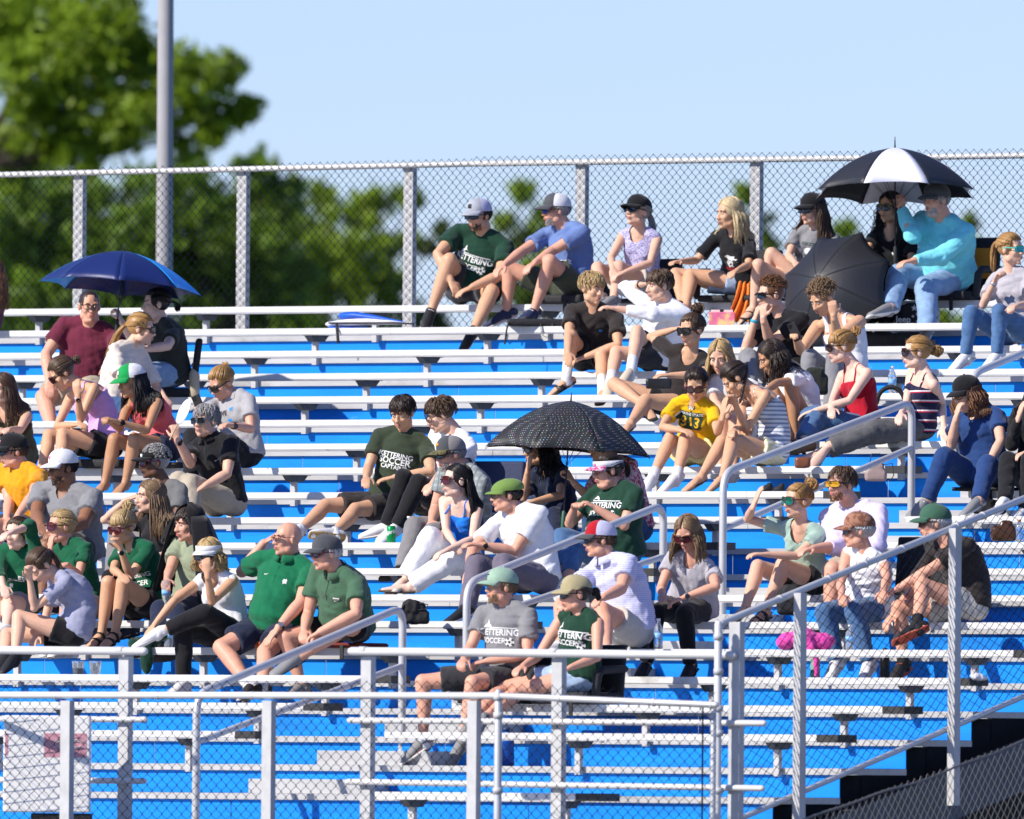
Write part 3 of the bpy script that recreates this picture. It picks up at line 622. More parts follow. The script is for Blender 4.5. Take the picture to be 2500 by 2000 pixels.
    make_hair(root, base, HW, (hC, hf, hl, hu, hk, N, spine, tf, tl_), hair, hat, rng)
    if hat: make_hat(root, base, HW, (hC, hf, hl, hu, hk), hat, rng)
    # ---------------- clothes
    kind, tm = top[0], top[1]; opt = top[2] if len(top) > 2 else {}
    sh_ = MB(); ez = opt.get('ease', .014)
    if kind in ('tee', 'polo', 'long', 'less'):
        torso(sh_, .010, opt.get('hem', .01), opt.get('s1', 1.0), 'rf', ez); bust(sh_, .006)
        for s, sd_ in (('L', 1), ('R', -1)):
            a, e, q = J[s]
            r_ = .056*ag+.004
            sh_.tube([N+tl_*(.02*sd_)-spine*.012, N.lerp(S[s], .5)+spine*.004, S[s]-tl_*(.015*sd_)+spine*.003], [(.058*kh, .05*kh), (.060*g*kh, .056*kh), (.057*g*kh, .057*kh)], side=spine, n=10)
            if kind == 'less': sh_.ell(S[s]-tl_*(.022*sd_), [.046*kh, .056*kh, .056*kh], (tl_, tf, spine))
            else:
                sh_.ell(S[s], [r_]*3)
                if kind == 'long':
                    sh_.ell(e, [.050*ag+.016]*3); wr = e+(q-e)*(.25/.325); sh_.tube([a, a.lerp(e, .4), e, e.lerp(wr, .4), e.lerp(wr, opt.get('cuff', .96))], [r_, .056*ag+.008, .050*ag+.008, .044*ag+.008, .034*ag+.007], n=14, cap='rf')
                else:
                    f_ = opt.get('sl', .62); sh_.tube([a, a.lerp(e, f_*.5), a.lerp(e, f_)], [r_, r_+.005, r_+opt.get('flare', .014)], n=14, cap='rf')
    else:
        torso(sh_, .013, -.02, .775, 'rf', .004); bust(sh_, .013)
        pass
    name = {'tee': 'shirt', 'polo': 'polo_shirt', 'long': 'jacket' if opt.get('jacket') else 'long_sleeved_shirt', 'less': 'sleeveless_top', 'tank': 'tank_top', 'cami': 'camisole'}[kind]
    so = sh_.obj(name, tm, root, base, True); wa = opt.get('wr', .0055)*2.4
    nkf = opt.get('neck')                                     # (drop, half width) of a scooped or V neckline
    def post(o, N=N.copy()):
        if n < 99:                                            # cloth rests on the bench, it does not pass through it
            P = co_of(o.data); P[:, 2] = np.maximum(P[:, 2], .006); o.data.vertices.foreach_set('co', P.ravel())
        wrinkle(o, wa, 19, int(rng.integers(1e6)), spine if rng.uniform() < .5 else None)
        if nkf:
            c = np.array(N-base+tf*.06+spine*.01); ax = np.array([list(tl_), list(tf), list(spine)]); dr, hw = nkf
            def fn(P): q = (P-c) @ ax.T; return np.sqrt((q[:, 0]/hw)**2+(q[:, 1]/.13)**2+(q[:, 2]/dr)**2)-1
            def fs(P): return fn(P)*min(hw, dr)
            carve(o, fs, .011)
        for pr_ in prints: add_print(o, hook, *pr_)
    if kind in ('tank', 'cami'):
        def post2(o, kind=kind, kh=kh, base=base, tm=tm, post0=post, bo=bo, N=N.copy(), tl_=tl_.copy(), tf=tf.copy(), spine=spine.copy()):
            post0(o); me = bo.data; bv = BVHTree.FromPolygons([v.co for v in me.vertices], [p.vertices for p in me.polygons])
            for sd_ in (-1, 1):
                c = N-base-spine*.085*kh+tl_*((.080 if kind == 'tank' else .072)*sd_*kh); P = []
                for a in np.linspace(-52, 235, 22):
                    d = tf*math.cos(math.radians(a))+spine*math.sin(math.radians(a)); h_ = bv.ray_cast(c+d*.32, -d, .4)
                    if h_[0] is not None and (h_[0]-c).length < .175*kh: P.append(h_[0]+d*.003)
                for i in range(1, len(P)-1): P[i] = (P[i-1]+P[i]*2+P[i+1])*.25
                if len(P) > 4: MB().tube(P, [(.020, .0045) if kind == 'tank' else (.0065, .0045)]*len(P), side=tl_, n=8).obj('strap', tm, o, None, True)
    else: post2 = post
    remesh(so, .0105 if kind not in ('cami',) else .0085, 5 if kind in ('tee', 'polo', 'long') else 3, None, post2)
    if kind == 'polo':
        cb = MB(); r = .064*g*kh
        for s in (-1, 1):
            fnc = lambda u, v, s=s: N+spine*(.034-.050*v-.012*math.cos(u*2.7))+tl_*(s*math.sin(.12+u*2.95)*(r+.004+.026*v))+tf*(math.cos(.12+u*2.95)*(r+.006+.022*v)+.008)
            cb.grid(fnc, 12, 2, .003)
        cb.obj('collar', opt.get('collar', tm), root, base, True)
        prints = list(prints)+[('@bar', .13, .76, 0, mat('placket_dark', (.02, .03, .025), .9) if tm in (KG, KELLY, POLO2, BLACK, NAVY) else tm, .05)]  # placket as a thin strip, its own dark colour on dark shirts
    bk = bottom[0]
    if legs and bk in ('shorts', 'pants'):
        pb = MB(); bm_ = bottom[1]; fr_ = bottom[2] if len(bottom) > 2 else 1.; fl = bottom[3] if len(bottom) > 3 else .010
        torso(pb, .006, -.04, .14, 'rf')
        for s in 'LR':
            hj, kn, an = K[s][:3]
            if bk == 'shorts':
                e = hj.lerp(kn, fr_); pb.tube([hj, hj.lerp(kn, fr_*.5), e], [.096*lg+.004, (.092 if fr_ > .5 else .094)*lg+.006, ((.080 if fr_ > .6 else .090)*lg+.008+fl)], n=16, cap='rf')
            else:
                e = kn.lerp(an, fr_); kk = K[s][5]*-.01
                pb.tube([hj, hj.lerp(kn, .3), hj.lerp(kn, .7), kn], [.094*lg+.004, .091*lg+.006, .070*lg+fl, .064*lg+fl], n=16)
                pb.ell(kn, [.0645*lg+fl]*3); pb.tube([kn, kn.lerp(an, .35*fr_)+kk, kn.lerp(an, .7*fr_), e], [.064*lg+fl, .061*lg+fl, .051*lg+fl*1.2, .044*lg+fl*1.5], n=16, cap='rf')
        po = pb.obj('shorts' if bk == 'shorts' else 'trousers', bm_, root, base, True)
        wr2 = int(rng.integers(1e6)); remesh(po, .0115, 3, None, lambda o: wrinkle(o, .0105, 16, wr2))
    # ---------------- feet
    if legs:
        for s in 'LR':
            hj, kn, an, heel, toe, td, fu = K[s]; fl_ = td.cross(fu)
            if sock and shoe: MB().tube([kn.lerp(an, 1-sock[1]), an, an-fu*.035], [.039*lg+.004, .037*lg+.004, .039*lg+.004], n=12, cap='fr').obj('sock', sock[0], root, base, True)
            if not shoe: continue
            st, um, sm = shoe
            if st == 'shoe':
                b = MB(); q = heel-td*.012
                b.tube([q+fu*.040, q.lerp(toe, .22)+fu*.052, q.lerp(toe, .48)+fu*.044, q.lerp(toe, .78)+fu*.027, toe+fu*.020+td*.004], [(.034*kh, .038*kh), (.038*kh, .046*kh), (.043*kh, .041*kh), (.047*kh, .032*kh), (.041*kh, .024*kh)], side=fl_, n=14)
                b.tube([an-fu*.005, an-fu*.04], [.043*kh, .040*kh], n=12, cap='fr')
                o = b.obj('shoe', um, root, base, True)
                c = MB(); c.tube([q-td*.008+fu*.004, q.lerp(toe, .3)+fu*.003, q.lerp(toe, .7)+fu*.003, toe+td*.022+fu*.010], [(.036*kh, .013), (.037*kh, .013), (.048*kh, .012), (.036*kh, .010)], side=fl_, n=14)
                c.obj('sole', sm, o, base, True)
                if um not in (sm,):
                    lc = MB()
                    for i in range(4): p = q.lerp(toe, .42+.09*i)+fu*(.083-.011*i)*kh; lc.tube([p-fl_*.024, p+fu*.004, p+fl_*.024], .0032, n=6)
                    lc.obj('laces', sm, o, base, True)
            else:
                c = MB(); c.tube([heel-td*.006, heel.lerp(toe, .3)-fu*.001, heel.lerp(toe, .7)-fu*.001, toe+td*.02+fu*.004], [(.036*kh, .012), (.038*kh, .012), (.050*kh, .012), (.040*kh, .009)], side=fl_, n=14)
                o = c.obj('sandal', sm, root, base, True)
                for i, fr_ in enumerate((.34, .62) if st == 'sandal' else (.55,)):
                    p = heel.lerp(toe, fr_); hh = .075 if fr_ < .5 else .054
                    wd = .016 if st == 'sandal' else .03
                    MB().grid(lambda u, v: p+td*((v-.5)*wd*2)+fl_*(math.cos(u*math.pi)*.05*kh)+fu*(math.sin(u*math.pi)*hh*kh-.003), 10, 1, .004).obj('strap', um, o, base, True)
    if watch:
        for s, m_, fm in watch:
            a, e, q = J[s]; wr = e+(q-e)*(.25/.325)*.92; d = (q-e).normalized(); side = -WH-d*(-WH).dot(d); side.normalize()
            o = MB().tube([wr-d*.010, wr+d*.010], .0275*ag+.004, n=14, cap='ff').obj('watch', m_, root, base, True)
            if fm: MB().tube([wr+side*(.0275*ag+.001), wr+side*(.0275*ag+.011)], [.019, .017], n=12, cap='ff').obj('watch_face', fm, o, base)
    return hook
def make_glasses(root, base, HW, hax, k, lens, fr_, st='shade'):
    hl, hf, hu = hax; fm = M_FRAME[fr_]; lm = M_LENS[lens]; b = MB()
    w_, h_ = {'shade': (.030, .021), 'big': (.034, .026), 'sport': (.036, .018), 'clear': (.027, .017), 'round': (.027, .025)}[st]
    def outline(s, gw, gh, y0):
        P = []
        for i in range(16):
            a = i*2*math.pi/16; c, sn = math.cos(a), math.sin(a); ex = .62 if st != 'round' else 1.
            x = abs(c)**ex*math.copysign(1, c)*gw; z = abs(sn)**ex*math.copysign(1, sn)*gh-(.003 if sn < 0 else 0)
            X = s*(.0335)+x; P.append(HW(X, y0-.9*X*X/.1*.55, .003+z))
        return P
    def slab(b, s, gw, gh, y0, t):
        A = outline(s, gw, gh, y0); B = [p-hf*t for p in A]; n = len(A)
        b.add([tuple(p) for p in A+B], [tuple(range(n)), tuple(range(2*n-1, n-1, -1))]+[(i, i+n, (i+1) % n+n, (i+1) % n) for i in range(n)])
    wid = .004 if st != 'clear' else .0022
    for s in (-1, 1):
        A = outline(s, w_+wid*.5, h_+wid*.5, .1085); b.tube(A+A[:2], wid*.75, n=5, cap='ff')
    b.tube([HW(-.012, .112, .010), HW(.012, .112, .010)], .003, n=6)
    for s in (-1, 1): b.tube([HW(s*(.0335+w_), .098, .010), HW(s*.083, .07, .010), HW(s*.085, .0, .012), HW(s*.083, -.02, .002)], [(.0018, .005 if st != 'clear' else .002)]*4, side=hl, n=6)
    o = b.obj('glasses' if st == 'clear' else 'sunglasses', fm, root, base)
    for s in (-1, 1): c = MB(); slab(c, s, w_, h_, .1105, .003); c.obj('lens', lm, o, base)
def make_hair(root, base, HW, fr, hair, hat, rng):
    hC, hf, hl, hu, k, N, spine, tf, tl_ = fr; st, colr = hair[0], hair[1]; opt = hair[2] if len(hair) > 2 else {}
    if st == 'bald': return
    m = HAIR[colr]; b = MB(); tint = []
    c0 = (0, -.016, .034); R3 = np.array([.0835, .102, .093]); capped = hat is not None and hat[0] not in ('visor', 'hood')
    def E(az, po, r=1.):                                     # az: 0 front, + person's left; po: 0 crown .. 90 level
        a, p = math.radians(az), math.radians(po); q = R3*r*np.array([math.sin(p)*math.sin(a), math.sin(p)*math.cos(a), math.cos(p)]); return HW(c0[0]+q[0], c0[1]+q[1], c0[2]+q[2])
    n0 = b.n
    top = .80 if capped else 1.
    if st == 'buzz': b.ell(HW(0, -.015, .034), [.079*k, .0965*k, .0905*k], (hl, hf, hu), 18, 12)
    else: b.ell(HW(0, -.018, .034*top), [R3[0]*k*(.93 if capped else .975), R3[1]*k*(.93 if capped else .975), R3[2]*k*(.9 if capped else .98)], (hl, hf, hu), 18, 12)
    tint += list(rng.uniform(.25, .5, b.n-n0))
    ln = opt.get('len', {'long': .36, 'bob': .2}.get(st, .05)); pmin = 80 if capped else 8
    def down(i, rg, L):
        part = opt.get('part', 8); sd_ = rg.choice((-1, 1)); az1 = sd_*rg.uniform(opt.get('open', 58), 178)
        fr_ = rg.uniform(0, 1); az0 = sd_*8 if fr_ < .5 else sd_*170
        po0 = rg.uniform(2, 62) if fr_ < .5 else rg.uniform(2, 40); P = []
        if capped: az0, po0 = az1, pmin
        r = rg.uniform(1.0, 1.07)
        for t in np.linspace(0, 1, 2 if capped else 5): P.append(E(az0+(az1-az0)*t**.7, po0+(98-po0)*t, r))
        p = P[-1]; rad = (p-hC); rad -= UP*rad.dot(UP); rad = rad.normalized() if rad.length > 1e-3 else -hf
        n_ = 6; wv = opt.get('wave', .008); ph = rg.uniform(0, 6); l = L*rg.uniform(.78, 1.05); bl = p
        for j in range(1, n_+1):
            t = j/n_; q = p-UP*(l*t)+rad*(.030*math.sin(min(1, t*1.4)*1.6)*(1 if L > .15 else .4))
            q = q+rad*(wv*math.sin(ph+t*7))+hl*(wv*math.cos(ph*2+t*6))
            # rest on the shoulders and back, outside the torso
            dz = (q-N).dot(spine)
            if dz < .03:
                ax = N+spine*dz; o = q-ax; dist = o.length; lim_t = .115 if dz < -.05 else .09
                fx = abs(o.normalized().dot(tl_)) if dist > 1e-4 else 0; lim = lim_t+.09*fx*max(0, 1-abs(dz+.03)/.06) if dz > -.08 else lim_t+.05*fx
                if dist < lim and dist > 1e-4: q = ax+o*(lim/dist)
            P.append(q)
        return P
    if st in ('long', 'bob'):
        tint += locks(b, 330 if st == 'long' else 260, rng, lambda i, rg: down(i, rg, ln), .0062, .002 if st == 'long' else .0035)
        if opt.get('bangs'):
            tint += locks(b, 34, rng, lambda i, rg: (lambda az: [E(az*.6, 25, 1.03), E(az*.9, 55, 1.06), E(az, 78, 1.06), E(az, 88, 1.05)])(rg.uniform(-42, 42)), .007, .003)
    elif st in ('short', 'mess', 'side'):
        lo = opt.get('lo', 100 if capped else 88); ln_ = opt.get('vol', .010 if st == 'short' else .024)*(.7 if capped else 1)
        if capped: pmin = 86; lo = max(lo, 100)
        def sh(i, rg):
            az = rg.uniform(-180, 180); po = rg.uniform(pmin, lo if abs(az) > 62 or capped else 60); 
            if abs(az) < 62 and capped: return None
            d = rg.normal(size=2)*12; q = rg.uniform(.6, 1.2)*ln_
            fall = 16+rg.uniform(0, 16)
            return [E(az, po, .97), E(az+d[0]*.4, po+fall*.5, 1.+q*7*.75), E(az+d[0], po+fall, 1.+q*7*.9), E(az+d[0]*1.4, po+fall*1.45, 1.+q*6*.7)]
        tint += locks(b, 340 if not capped else 160, rng, sh, .0062, .002)
        if opt.get('fringe'): tint += locks(b, 50, rng, lambda i, rg: (lambda az, s_: [E(az*.7, 20, 1.04), E(az+s_*.4, 50, 1.12), E(az+s_, 72, 1.10), E(az+s_*1.2, 84+rg.uniform(-6, 6), 1.06)])(rg.uniform(-60, 60), rg.uniform(-8, 14)), .0085, .003)
    elif st == 'curly':
        lo = max(opt.get('lo', 84), pmin+8); R_ = opt.get('vol', .03)
        def cu(i, rg):
            az = rg.uniform(-180, 180); po = rg.uniform(pmin, lo if abs(az) > 55 or capped else 66); o = E(az, po, 1.)
            nrm = (o-hC).normalized(); a = nrm.orthogonal().normalized(); a.rotate(Matrix.Rotation(rg.uniform(0, 6.28), 3, nrm)); e = nrm.cross(a); r = rg.uniform(.007, .012); P = []
            for t in np.linspace(0, 1, 8): P.append(o+nrm*(R_*rg.uniform(.8, 1.1)*t)+a*(r*math.sin(t*8.5))+e*(r*(1-math.cos(t*8.5))*.8))
            return P
        tint += locks(b, opt.get('n', 300), rng, cu, .0052, .003)
        if ln > .06: tint += locks(b, 260, rng, lambda i, rg: down(i, rg, ln), .0062, .0025)
    elif st in ('pony', 'bun', 'braid', 'clip', 'low'):
        taz, tpo = opt.get('tie', {'pony': (180, 60), 'bun': (180, 28), 'braid': (180, 95), 'clip': (178, 62), 'low': (180, 98)}[st]); tie = E(taz, tpo, 1.05)
        def back(i, rg):
            az = rg.uniform(-180, 180); po = (68 if abs(az) < 50 else 80+min(24, abs(az)*.18))
            if abs(az) < 62 and capped: return None
            a = E(az, po*rg.uniform(.8, 1.), 1.0); P = []; r = rg.uniform(1.015, 1.05)
            va = (a-HW(*c0)); vb = (tie-HW(*c0)); la, lb = va.length, vb.length
            om = va.angle(vb)
            for t in np.linspace(0, 1, 6):
                v = (va.normalized()*math.sin((1-t)*om)+vb.normalized()*math.sin(t*om))/max(1e-3, math.sin(om)) if om > .05 else vb.normalized()
                # back onto the scalp ellipsoid
                q = np.array([v.dot(hl), v.dot(hf), v.dot(hu)]); s = 1/np.linalg.norm(q/(R3*k)); P.append(HW(*c0)+v*(s*r))
            return P
        tint += locks(b, 230, rng, back, .0062, .0035)
        dz = opt.get('tl', .26); out = (tie-HW(*c0)).normalized()
        if st in ('pony', 'braid', 'low') and dz > .05:
            bundle = opt.get('dir', None)
            if st == 'braid':
                for s_ in range(3):
                    P = []
                    for t in np.linspace(0, 1, 26):
                        a = t*dz*62+s_*2.09; ctr = tie+out*(.03*math.sin(min(1, t*3)*1.57))-UP*(dz*t)+(bundle or Vector())*t; P.append(ctr+hl*(.013*math.cos(a))+out*(.009*math.sin(2*a)))
                    n0 = b.n; b.tube(P, [.0125*(1-.45*t) for t in np.linspace(0, 1, 26)], n=7); tint += [rng.uniform(.2, .6)]*(b.n-n0)
            else:
                def tail(i, rg):
                    o = hl*rg.normal(0, .014)+out*rg.normal(0, .010); l = dz*rg.uniform(.8, 1.05); ph = rg.uniform(0, 6); P = []
                    for t in np.linspace(0, 1, 8):
                        q = tie+o*(.4+t*1.1*(1.3-t))+out*(.045*math.sin(min(1, t*2.2)*1.57))-UP*(l*t)+hl*(.008*math.sin(ph+t*6))+(bundle or Vector())*t*1.; P.append(q)
                    return P
                tint += locks(b, 90, rng, tail, .006, .002)
        if st in ('bun', 'clip') or opt.get('knot'):
            br = opt.get('br', .038)
            def loop(i, rg):
                ax = rg.normal(size=3); ax = Vector(ax).normalized(); a = ax.orthogonal().normalized(); e = ax.cross(a); r = br*rg.uniform(.45, 1.); c = tie+out*br*.75+Vector(rg.normal(size=3)*.006); a0 = rg.uniform(0, 6)
                return [c+a*(r*math.cos(a0+t*4.2))+e*(r*math.sin(a0+t*4.2)) for t in np.linspace(0, 1, 9)]
            n0 = b.n; b.ell(tie+out*br*.75, [br*.8]*3, None, 10, 8); tint += [.3]*(b.n-n0); tint += locks(b, 46, rng, loop, .008, .004)
        if opt.get('wisps', 1) and not capped: tint += locks(b, 16, rng, lambda i, rg: (lambda az, l: [E(az, 62, 1.02), E(az*1.15, 84, 1.05), E(az*1.2, 104, 1.02), E(az*1.2, 118, .98)-UP*l])(rg.choice((-1, 1))*rg.uniform(45, 75), rg.uniform(0, .05)), .0028, .001)
        if opt.get('bangs'): tint += locks(b, 40, rng, lambda i, rg: (lambda az: [E(az*.6, 30, 1.03), E(az*.9, 58, 1.07), E(az, 78, 1.06), E(az, 92, 1.05)])(rg.uniform(-55, 55)), .007, .003)
    o = b.obj('hair', m, root, base, True); at = o.data.attributes.new('tint', 'FLOAT', 'POINT'); tint = tint[:b.n]+[.5]*(b.n-len(tint)); at.data.foreach_set('value', np.array(tint, np.float32))
    if st == 'clip':
        q = MB(); c = tie+out*.03
        for s in (-1, 1): q.tube([c+hl*(s*.03)+hu*.035-out*.01, c+hl*(s*.034)+out*.022, c+hl*(s*.03)-hu*.04-out*.005], [(.010, .004)]*3, side=hl, n=8)
        q.obj('hair_clip', mat('tortoise_clip', (.45, .25, .13), .3), root, base, True)
def make_hat(root, base, HW, fr, hat, rng):
    hC, hf, hl, hu, k = fr; kind, m1, mb = hat[0], hat[1], hat[2]; opt = hat[3] if len(hat) > 3 else {}
    m2 = opt.get('back', m1); b = MB(); R3 = (.0885, .112, .092); c = (0, -.008, .046); tl = opt.get('tilt', 0)
    if kind == 'flat': R3 = (.092, .120, .074); tl = -.12
    def D(az, po, r=1.):
        a, p = math.radians(az), math.radians(po); x, y, z = math.sin(p)*math.sin(a)*R3[0], math.sin(p)*math.cos(a)*R3[1], math.cos(p)*R3[2]
        if kind in ('cap',): z = z+.010*max(0, math.cos(a))*math.sin(min(p*1.6, math.pi))          # taller front panels
        if p > 1.57: z = -(p-1.57)*.075-(.012 if math.cos(a) < 0 else 0)*(p-1.57)
        return HW(c[0]+x*r, c[1]+y*r, c[2]+z*r+tl*y)
    if kind in ('cap', 'flat'):
        nu, nv = 30, 9; V = []; F = []; mi = []
        for j in range(nv+1):
            for i in range(nu):
                az = i*360/nu-180; po = 4+(98-4)*j/nv; se = .004*abs(math.sin(math.radians(az)*3))**.5 if kind == 'cap' else 0
                V.append(D(az, po, 1.0+se*.8-(0.004 if se < .001 else 0)))
        V.append(D(0, 0)); V = [tuple(q) for q in V]
        for j in range(nv):
            for i in range(nu): F.append((j*nu+i, (j+1)*nu+i, (j+1)*nu+(i+1) % nu, j*nu+(i+1) % nu)); az = (i+.5)*360/nu-180; mi.append(0 if abs(az) < 62 else 1)
        for i in range(nu): F.append((i, (i+1) % nu, len(V)-1)); mi.append(0 if abs((i+.5)*360/nu-180) < 62 else 1)
        b.add(V, F); b.m = mi
        o = b.obj('cap' if kind == 'cap' else 'flat_cap', [m1, m2], root, base, True)
        if kind == 'cap': MB().ell(D(0, 0, 1.01), [.008*k]*3, None, 8, 6).obj('button', m1, o, base, True)
        len_, dip = (.074, .020) if kind == 'cap' else (.045, .012)
        if opt.get('short'): len_ = .06
        def brim(u, v):
            az = (u-.5)*2*(62 if kind == 'cap' else 70); p = D(az, 96); cs = math.cos(math.radians(az)*1.35)
            return p+hf*(len_*k*v*(max(0, cs)**.55))-hu*(dip*v*v*k+.006*v)-hu*(.012*(abs(az)/62)**2*v*k)
        MB().grid(brim, 16, 5, .0035*k).obj('brim', mb, o, base, True)
        if opt.get('badge'):
            bm_, bw, bh = opt['badge'][:3]; sh_ = opt['badge'][3] if len(opt['badge']) > 3 else 0
            MB().grid(lambda u, v: D((u-.5)*2*bw+sh_, 74-(v-.5)*2*bh, 1.03), 8, 4, .001).obj('badge', bm_, o, base, True)
        if opt.get('text'):
            tx, tm, sz = opt['text'][:3]; azc = opt['text'][3] if len(opt['text']) > 3 else 0
            cap_text(o, base, D, tx, tm, sz, azc)
    elif kind == 'hood':
        b.grid(lambda u, v: HW(0, -.012, .03)+hl*(math.sin((u-.5)*2*2.25)*(.105+.03*v))*k+hf*(math.cos((u-.5)*2*2.25)*(.118+.02*v)*-1*-1-.0)*k*(1 if abs(u-.5) > .0 else 1)*(-1)+hu*(.0), 2, 2, .003) if False else None
        for s_ in (0,):
            def hd_(u, v):
                a = (u-.5)*2*2.15; p = v*1.9                     # from the crown down over the back and the sides, open at the face
                if p < 1.57: q = -hf*(math.cos(a)*math.sin(p)*.128)+hl*(math.sin(a)*math.sin(p)*.104)+hu*(math.cos(p)*.118+.036)
                else: q = -hf*(math.cos(a)*(.128+.10*(p-1.57)))+hl*(math.sin(a)*(.104+.20*(p-1.57)))+hu*(.036-(p-1.57)*.30)
                return HW(0, -.012, .0)+q*k+hl*(.006*math.sin(a*9+p*5))
            b.grid(hd_, 26, 14, .006)
            def cp_(u, v):
                a = (u-.5)*2*2.0; r = .125+.24*v**.8; q = -hf*(math.cos(a)*r)+hl*(math.sin(a)*r*1.05)-UP*(-.06+.66*v); return hC+q*k+hl*(.022*math.sin(a*6+v*3)*v)+hf*(.02*math.cos(a*8)*v)
            b.grid(cp_, 34, 14, .007)
        b.obj('hooded_jacket', m1, root, base, True)
    elif kind == 'visor':
        b.grid(lambda u, v: D((u-.5)*2*150, 92+0*v, 1.0)+hu*((v-.3)*.042*k)+(0*hf), 30, 2, .003)
        o = b.obj('visor', m1, root, base, True)
        def brim(u, v):
            az = (u-.5)*2*66; p = D(az, 92, 1.0)-hu*.010; cs = math.cos(math.radians(az)*1.3)
            return p+hf*(.072*k*v*(max(0, cs)**.55))-hu*(.020*v*v*k)-hu*(.012*(abs(az)/62)**2*v*k)
        MB().grid(brim, 16, 5, .004).obj('brim', mb, o, base, True)
        if opt.get('badge'): MB().grid(lambda u, v: D((u-.5)*2*9+8, 92, 1.03)+hu*((v-.2)*.022*k), 6, 2, .001).obj('badge', opt['badge'][0], o, base, True)
_FT = {}
def text_tris(s, bold=True):
    if s in _FT: return _FT[s]
    cu = bpy.data.curves.new('t', 'FONT'); cu.body = s; cu.size = 1; cu.align_x = 'CENTER'; cu.align_y = 'CENTER'; cu.offset = .022 if bold else 0; cu.resolution_u = 3
    o = bpy.data.objects.new('t', cu); COL.objects.link(o); dg = bpy.context.evaluated_depsgraph_get(); me = bpy.data.meshes.new_from_object(o.evaluated_get(dg))
    bm = bmesh.new(); bm.from_mesh(me); bmesh.ops.triangulate(bm, faces=bm.faces[:]); 
    for _ in range(2):
        lg = [e for e in bm.edges if e.calc_length() > .3]
        if lg: bmesh.ops.subdivide_edges(bm, edges=lg, cuts=1); bmesh.ops.triangulate(bm, faces=bm.faces[:])
    bm.verts.ensure_lookup_table(); V = np.array([v.co[:2] for v in bm.verts]) if len(bm.verts) else np.zeros((0, 2)); F = [tuple(v.index for v in f.verts) for f in bm.faces]; bm.free()
    bpy.data.objects.remove(o); bpy.data.curves.remove(cu); bpy.data.meshes.remove(me); _FT[s] = (V, F); return V, F
def ngon2(pts): return np.array(pts), [tuple(range(len(pts)))]
def disc2(r, n=20, cx=0, cy=0):
    if n >= 16:
        V = [(cx, cy)]; F = []
        for j in range(1, 5): V += [(cx+r*j/4*math.cos(a), cy+r*j/4*math.sin(a)) for a in np.arange(n)*2*math.pi/n]
        F += [(0, 1+i, 1+(i+1) % n) for i in range(n)]
        for j in range(3): F += [(1+j*n+i, 1+(j+1)*n+i, 1+(j+1)*n+(i+1) % n, 1+j*n+(i+1) % n) for i in range(n)]
        return np.array(V), F
    return np.array([(cx+r*math.cos(a), cy+r*math.sin(a)) for a in np.arange(n)*2*math.pi/n]), [tuple(range(n))]
def ball2():
    V, F = [], []
    def add(v, f): o = sum(len(q) for q in V); V.append(v); F.extend([tuple(i+o for i in q) for q in f])
    add(*disc2(.16, 5)) 
    for k in range(5):
        a = math.pi/2*0+k*2*math.pi/5; add(*disc2(.13, 5, .40*math.cos(a+.63), .40*math.sin(a+.63)))
    return np.concatenate(V), F
SWOOSH = ngon2([(-.5, .05), (-.46, -.12), (-.36, -.18), (-.15, -.13), (.5, .22), (-.12, -.02), (-.32, -.06), (-.42, -.02)])
def shape_of(what):
    if what == '@ball': return ball2()
    if what == '@disc': return disc2(.5)
    if what == '@tick': return SWOOSH
    if what == '@bar': return np.array([(-.5+i/16, -.5+j/6) for i in range(17) for j in range(7)]), [(i*7+j, (i+1)*7+j, (i+1)*7+j+1, i*7+j+1) for i in range(16) for j in range(6)]
    if what == '@shield': return ngon2([(-.5, .45), (.5, .45), (.45, 0), (0, -.5), (-.45, 0)])
    if what == '@steeple': return ngon2([(-.5, -.5), (.5, -.5), (.3, -.1), (.12, 0), (0, .6), (-.12, 0), (-.3, -.1)])
    if what == '@bolt': return ngon2([(-.15, .5), (.3, .5), (.05, .1), (.3, .1), (-.25, -.5), (-.02, -.05), (-.3, -.05)])
    if what == '@blob': return ngon2([(-.5, .1), (-.3, .42), (0, .3), (.22, .5), (.48, .2), (.36, -.1), (.5, -.4), (.1, -.32), (-.2, -.5), (-.34, -.2)])
    return text_tris(what)
def add_print(o, hk, what, size, s, dx, m, asp=1., lift_=.0022, rot=0.):
    V, F = shape_of(what)
    if not len(V): return
    tl_, tf, sp, H, N, base = hk['tl'], hk['tf'], hk['spine'], hk['H'], hk['N'], hk['base']
    me = o.data; bv = BVHTree.FromPolygons([v.co for v in me.vertices], [p.vertices for p in me.polygons]); O = H+(N-H)*s-base
    P = []; ok = []; cr, sr = math.cos(rot), math.sin(rot)
    for x, y in V:
        x, y = x*asp, y; x, y = x*cr-y*sr, x*sr+y*cr
        q = O+tl_*(dx+x*size)+sp*(y*size)+tf*.6; hit = bv.ray_cast(q, -tf, 1.2)
        ok.append(hit[0] is not None); P.append(tuple(hit[0]+tf*lift_ if hit[0] is not None else q-tf*.45))
    F = [f for f in F if all(ok[i] for i in f)]
    if F: MB().add(P, F).obj('print', m, o)
def cap_text(o, base, D, tx, tm, sz, azc):
    V, F = shape_of(tx); P = [tuple(D(azc+x*sz/.1*57.3*1.0, 74-y*sz/.095*57.3, 1.035)) for x, y in V]
    MB().add(P, F).obj('lettering', tm, o, base)
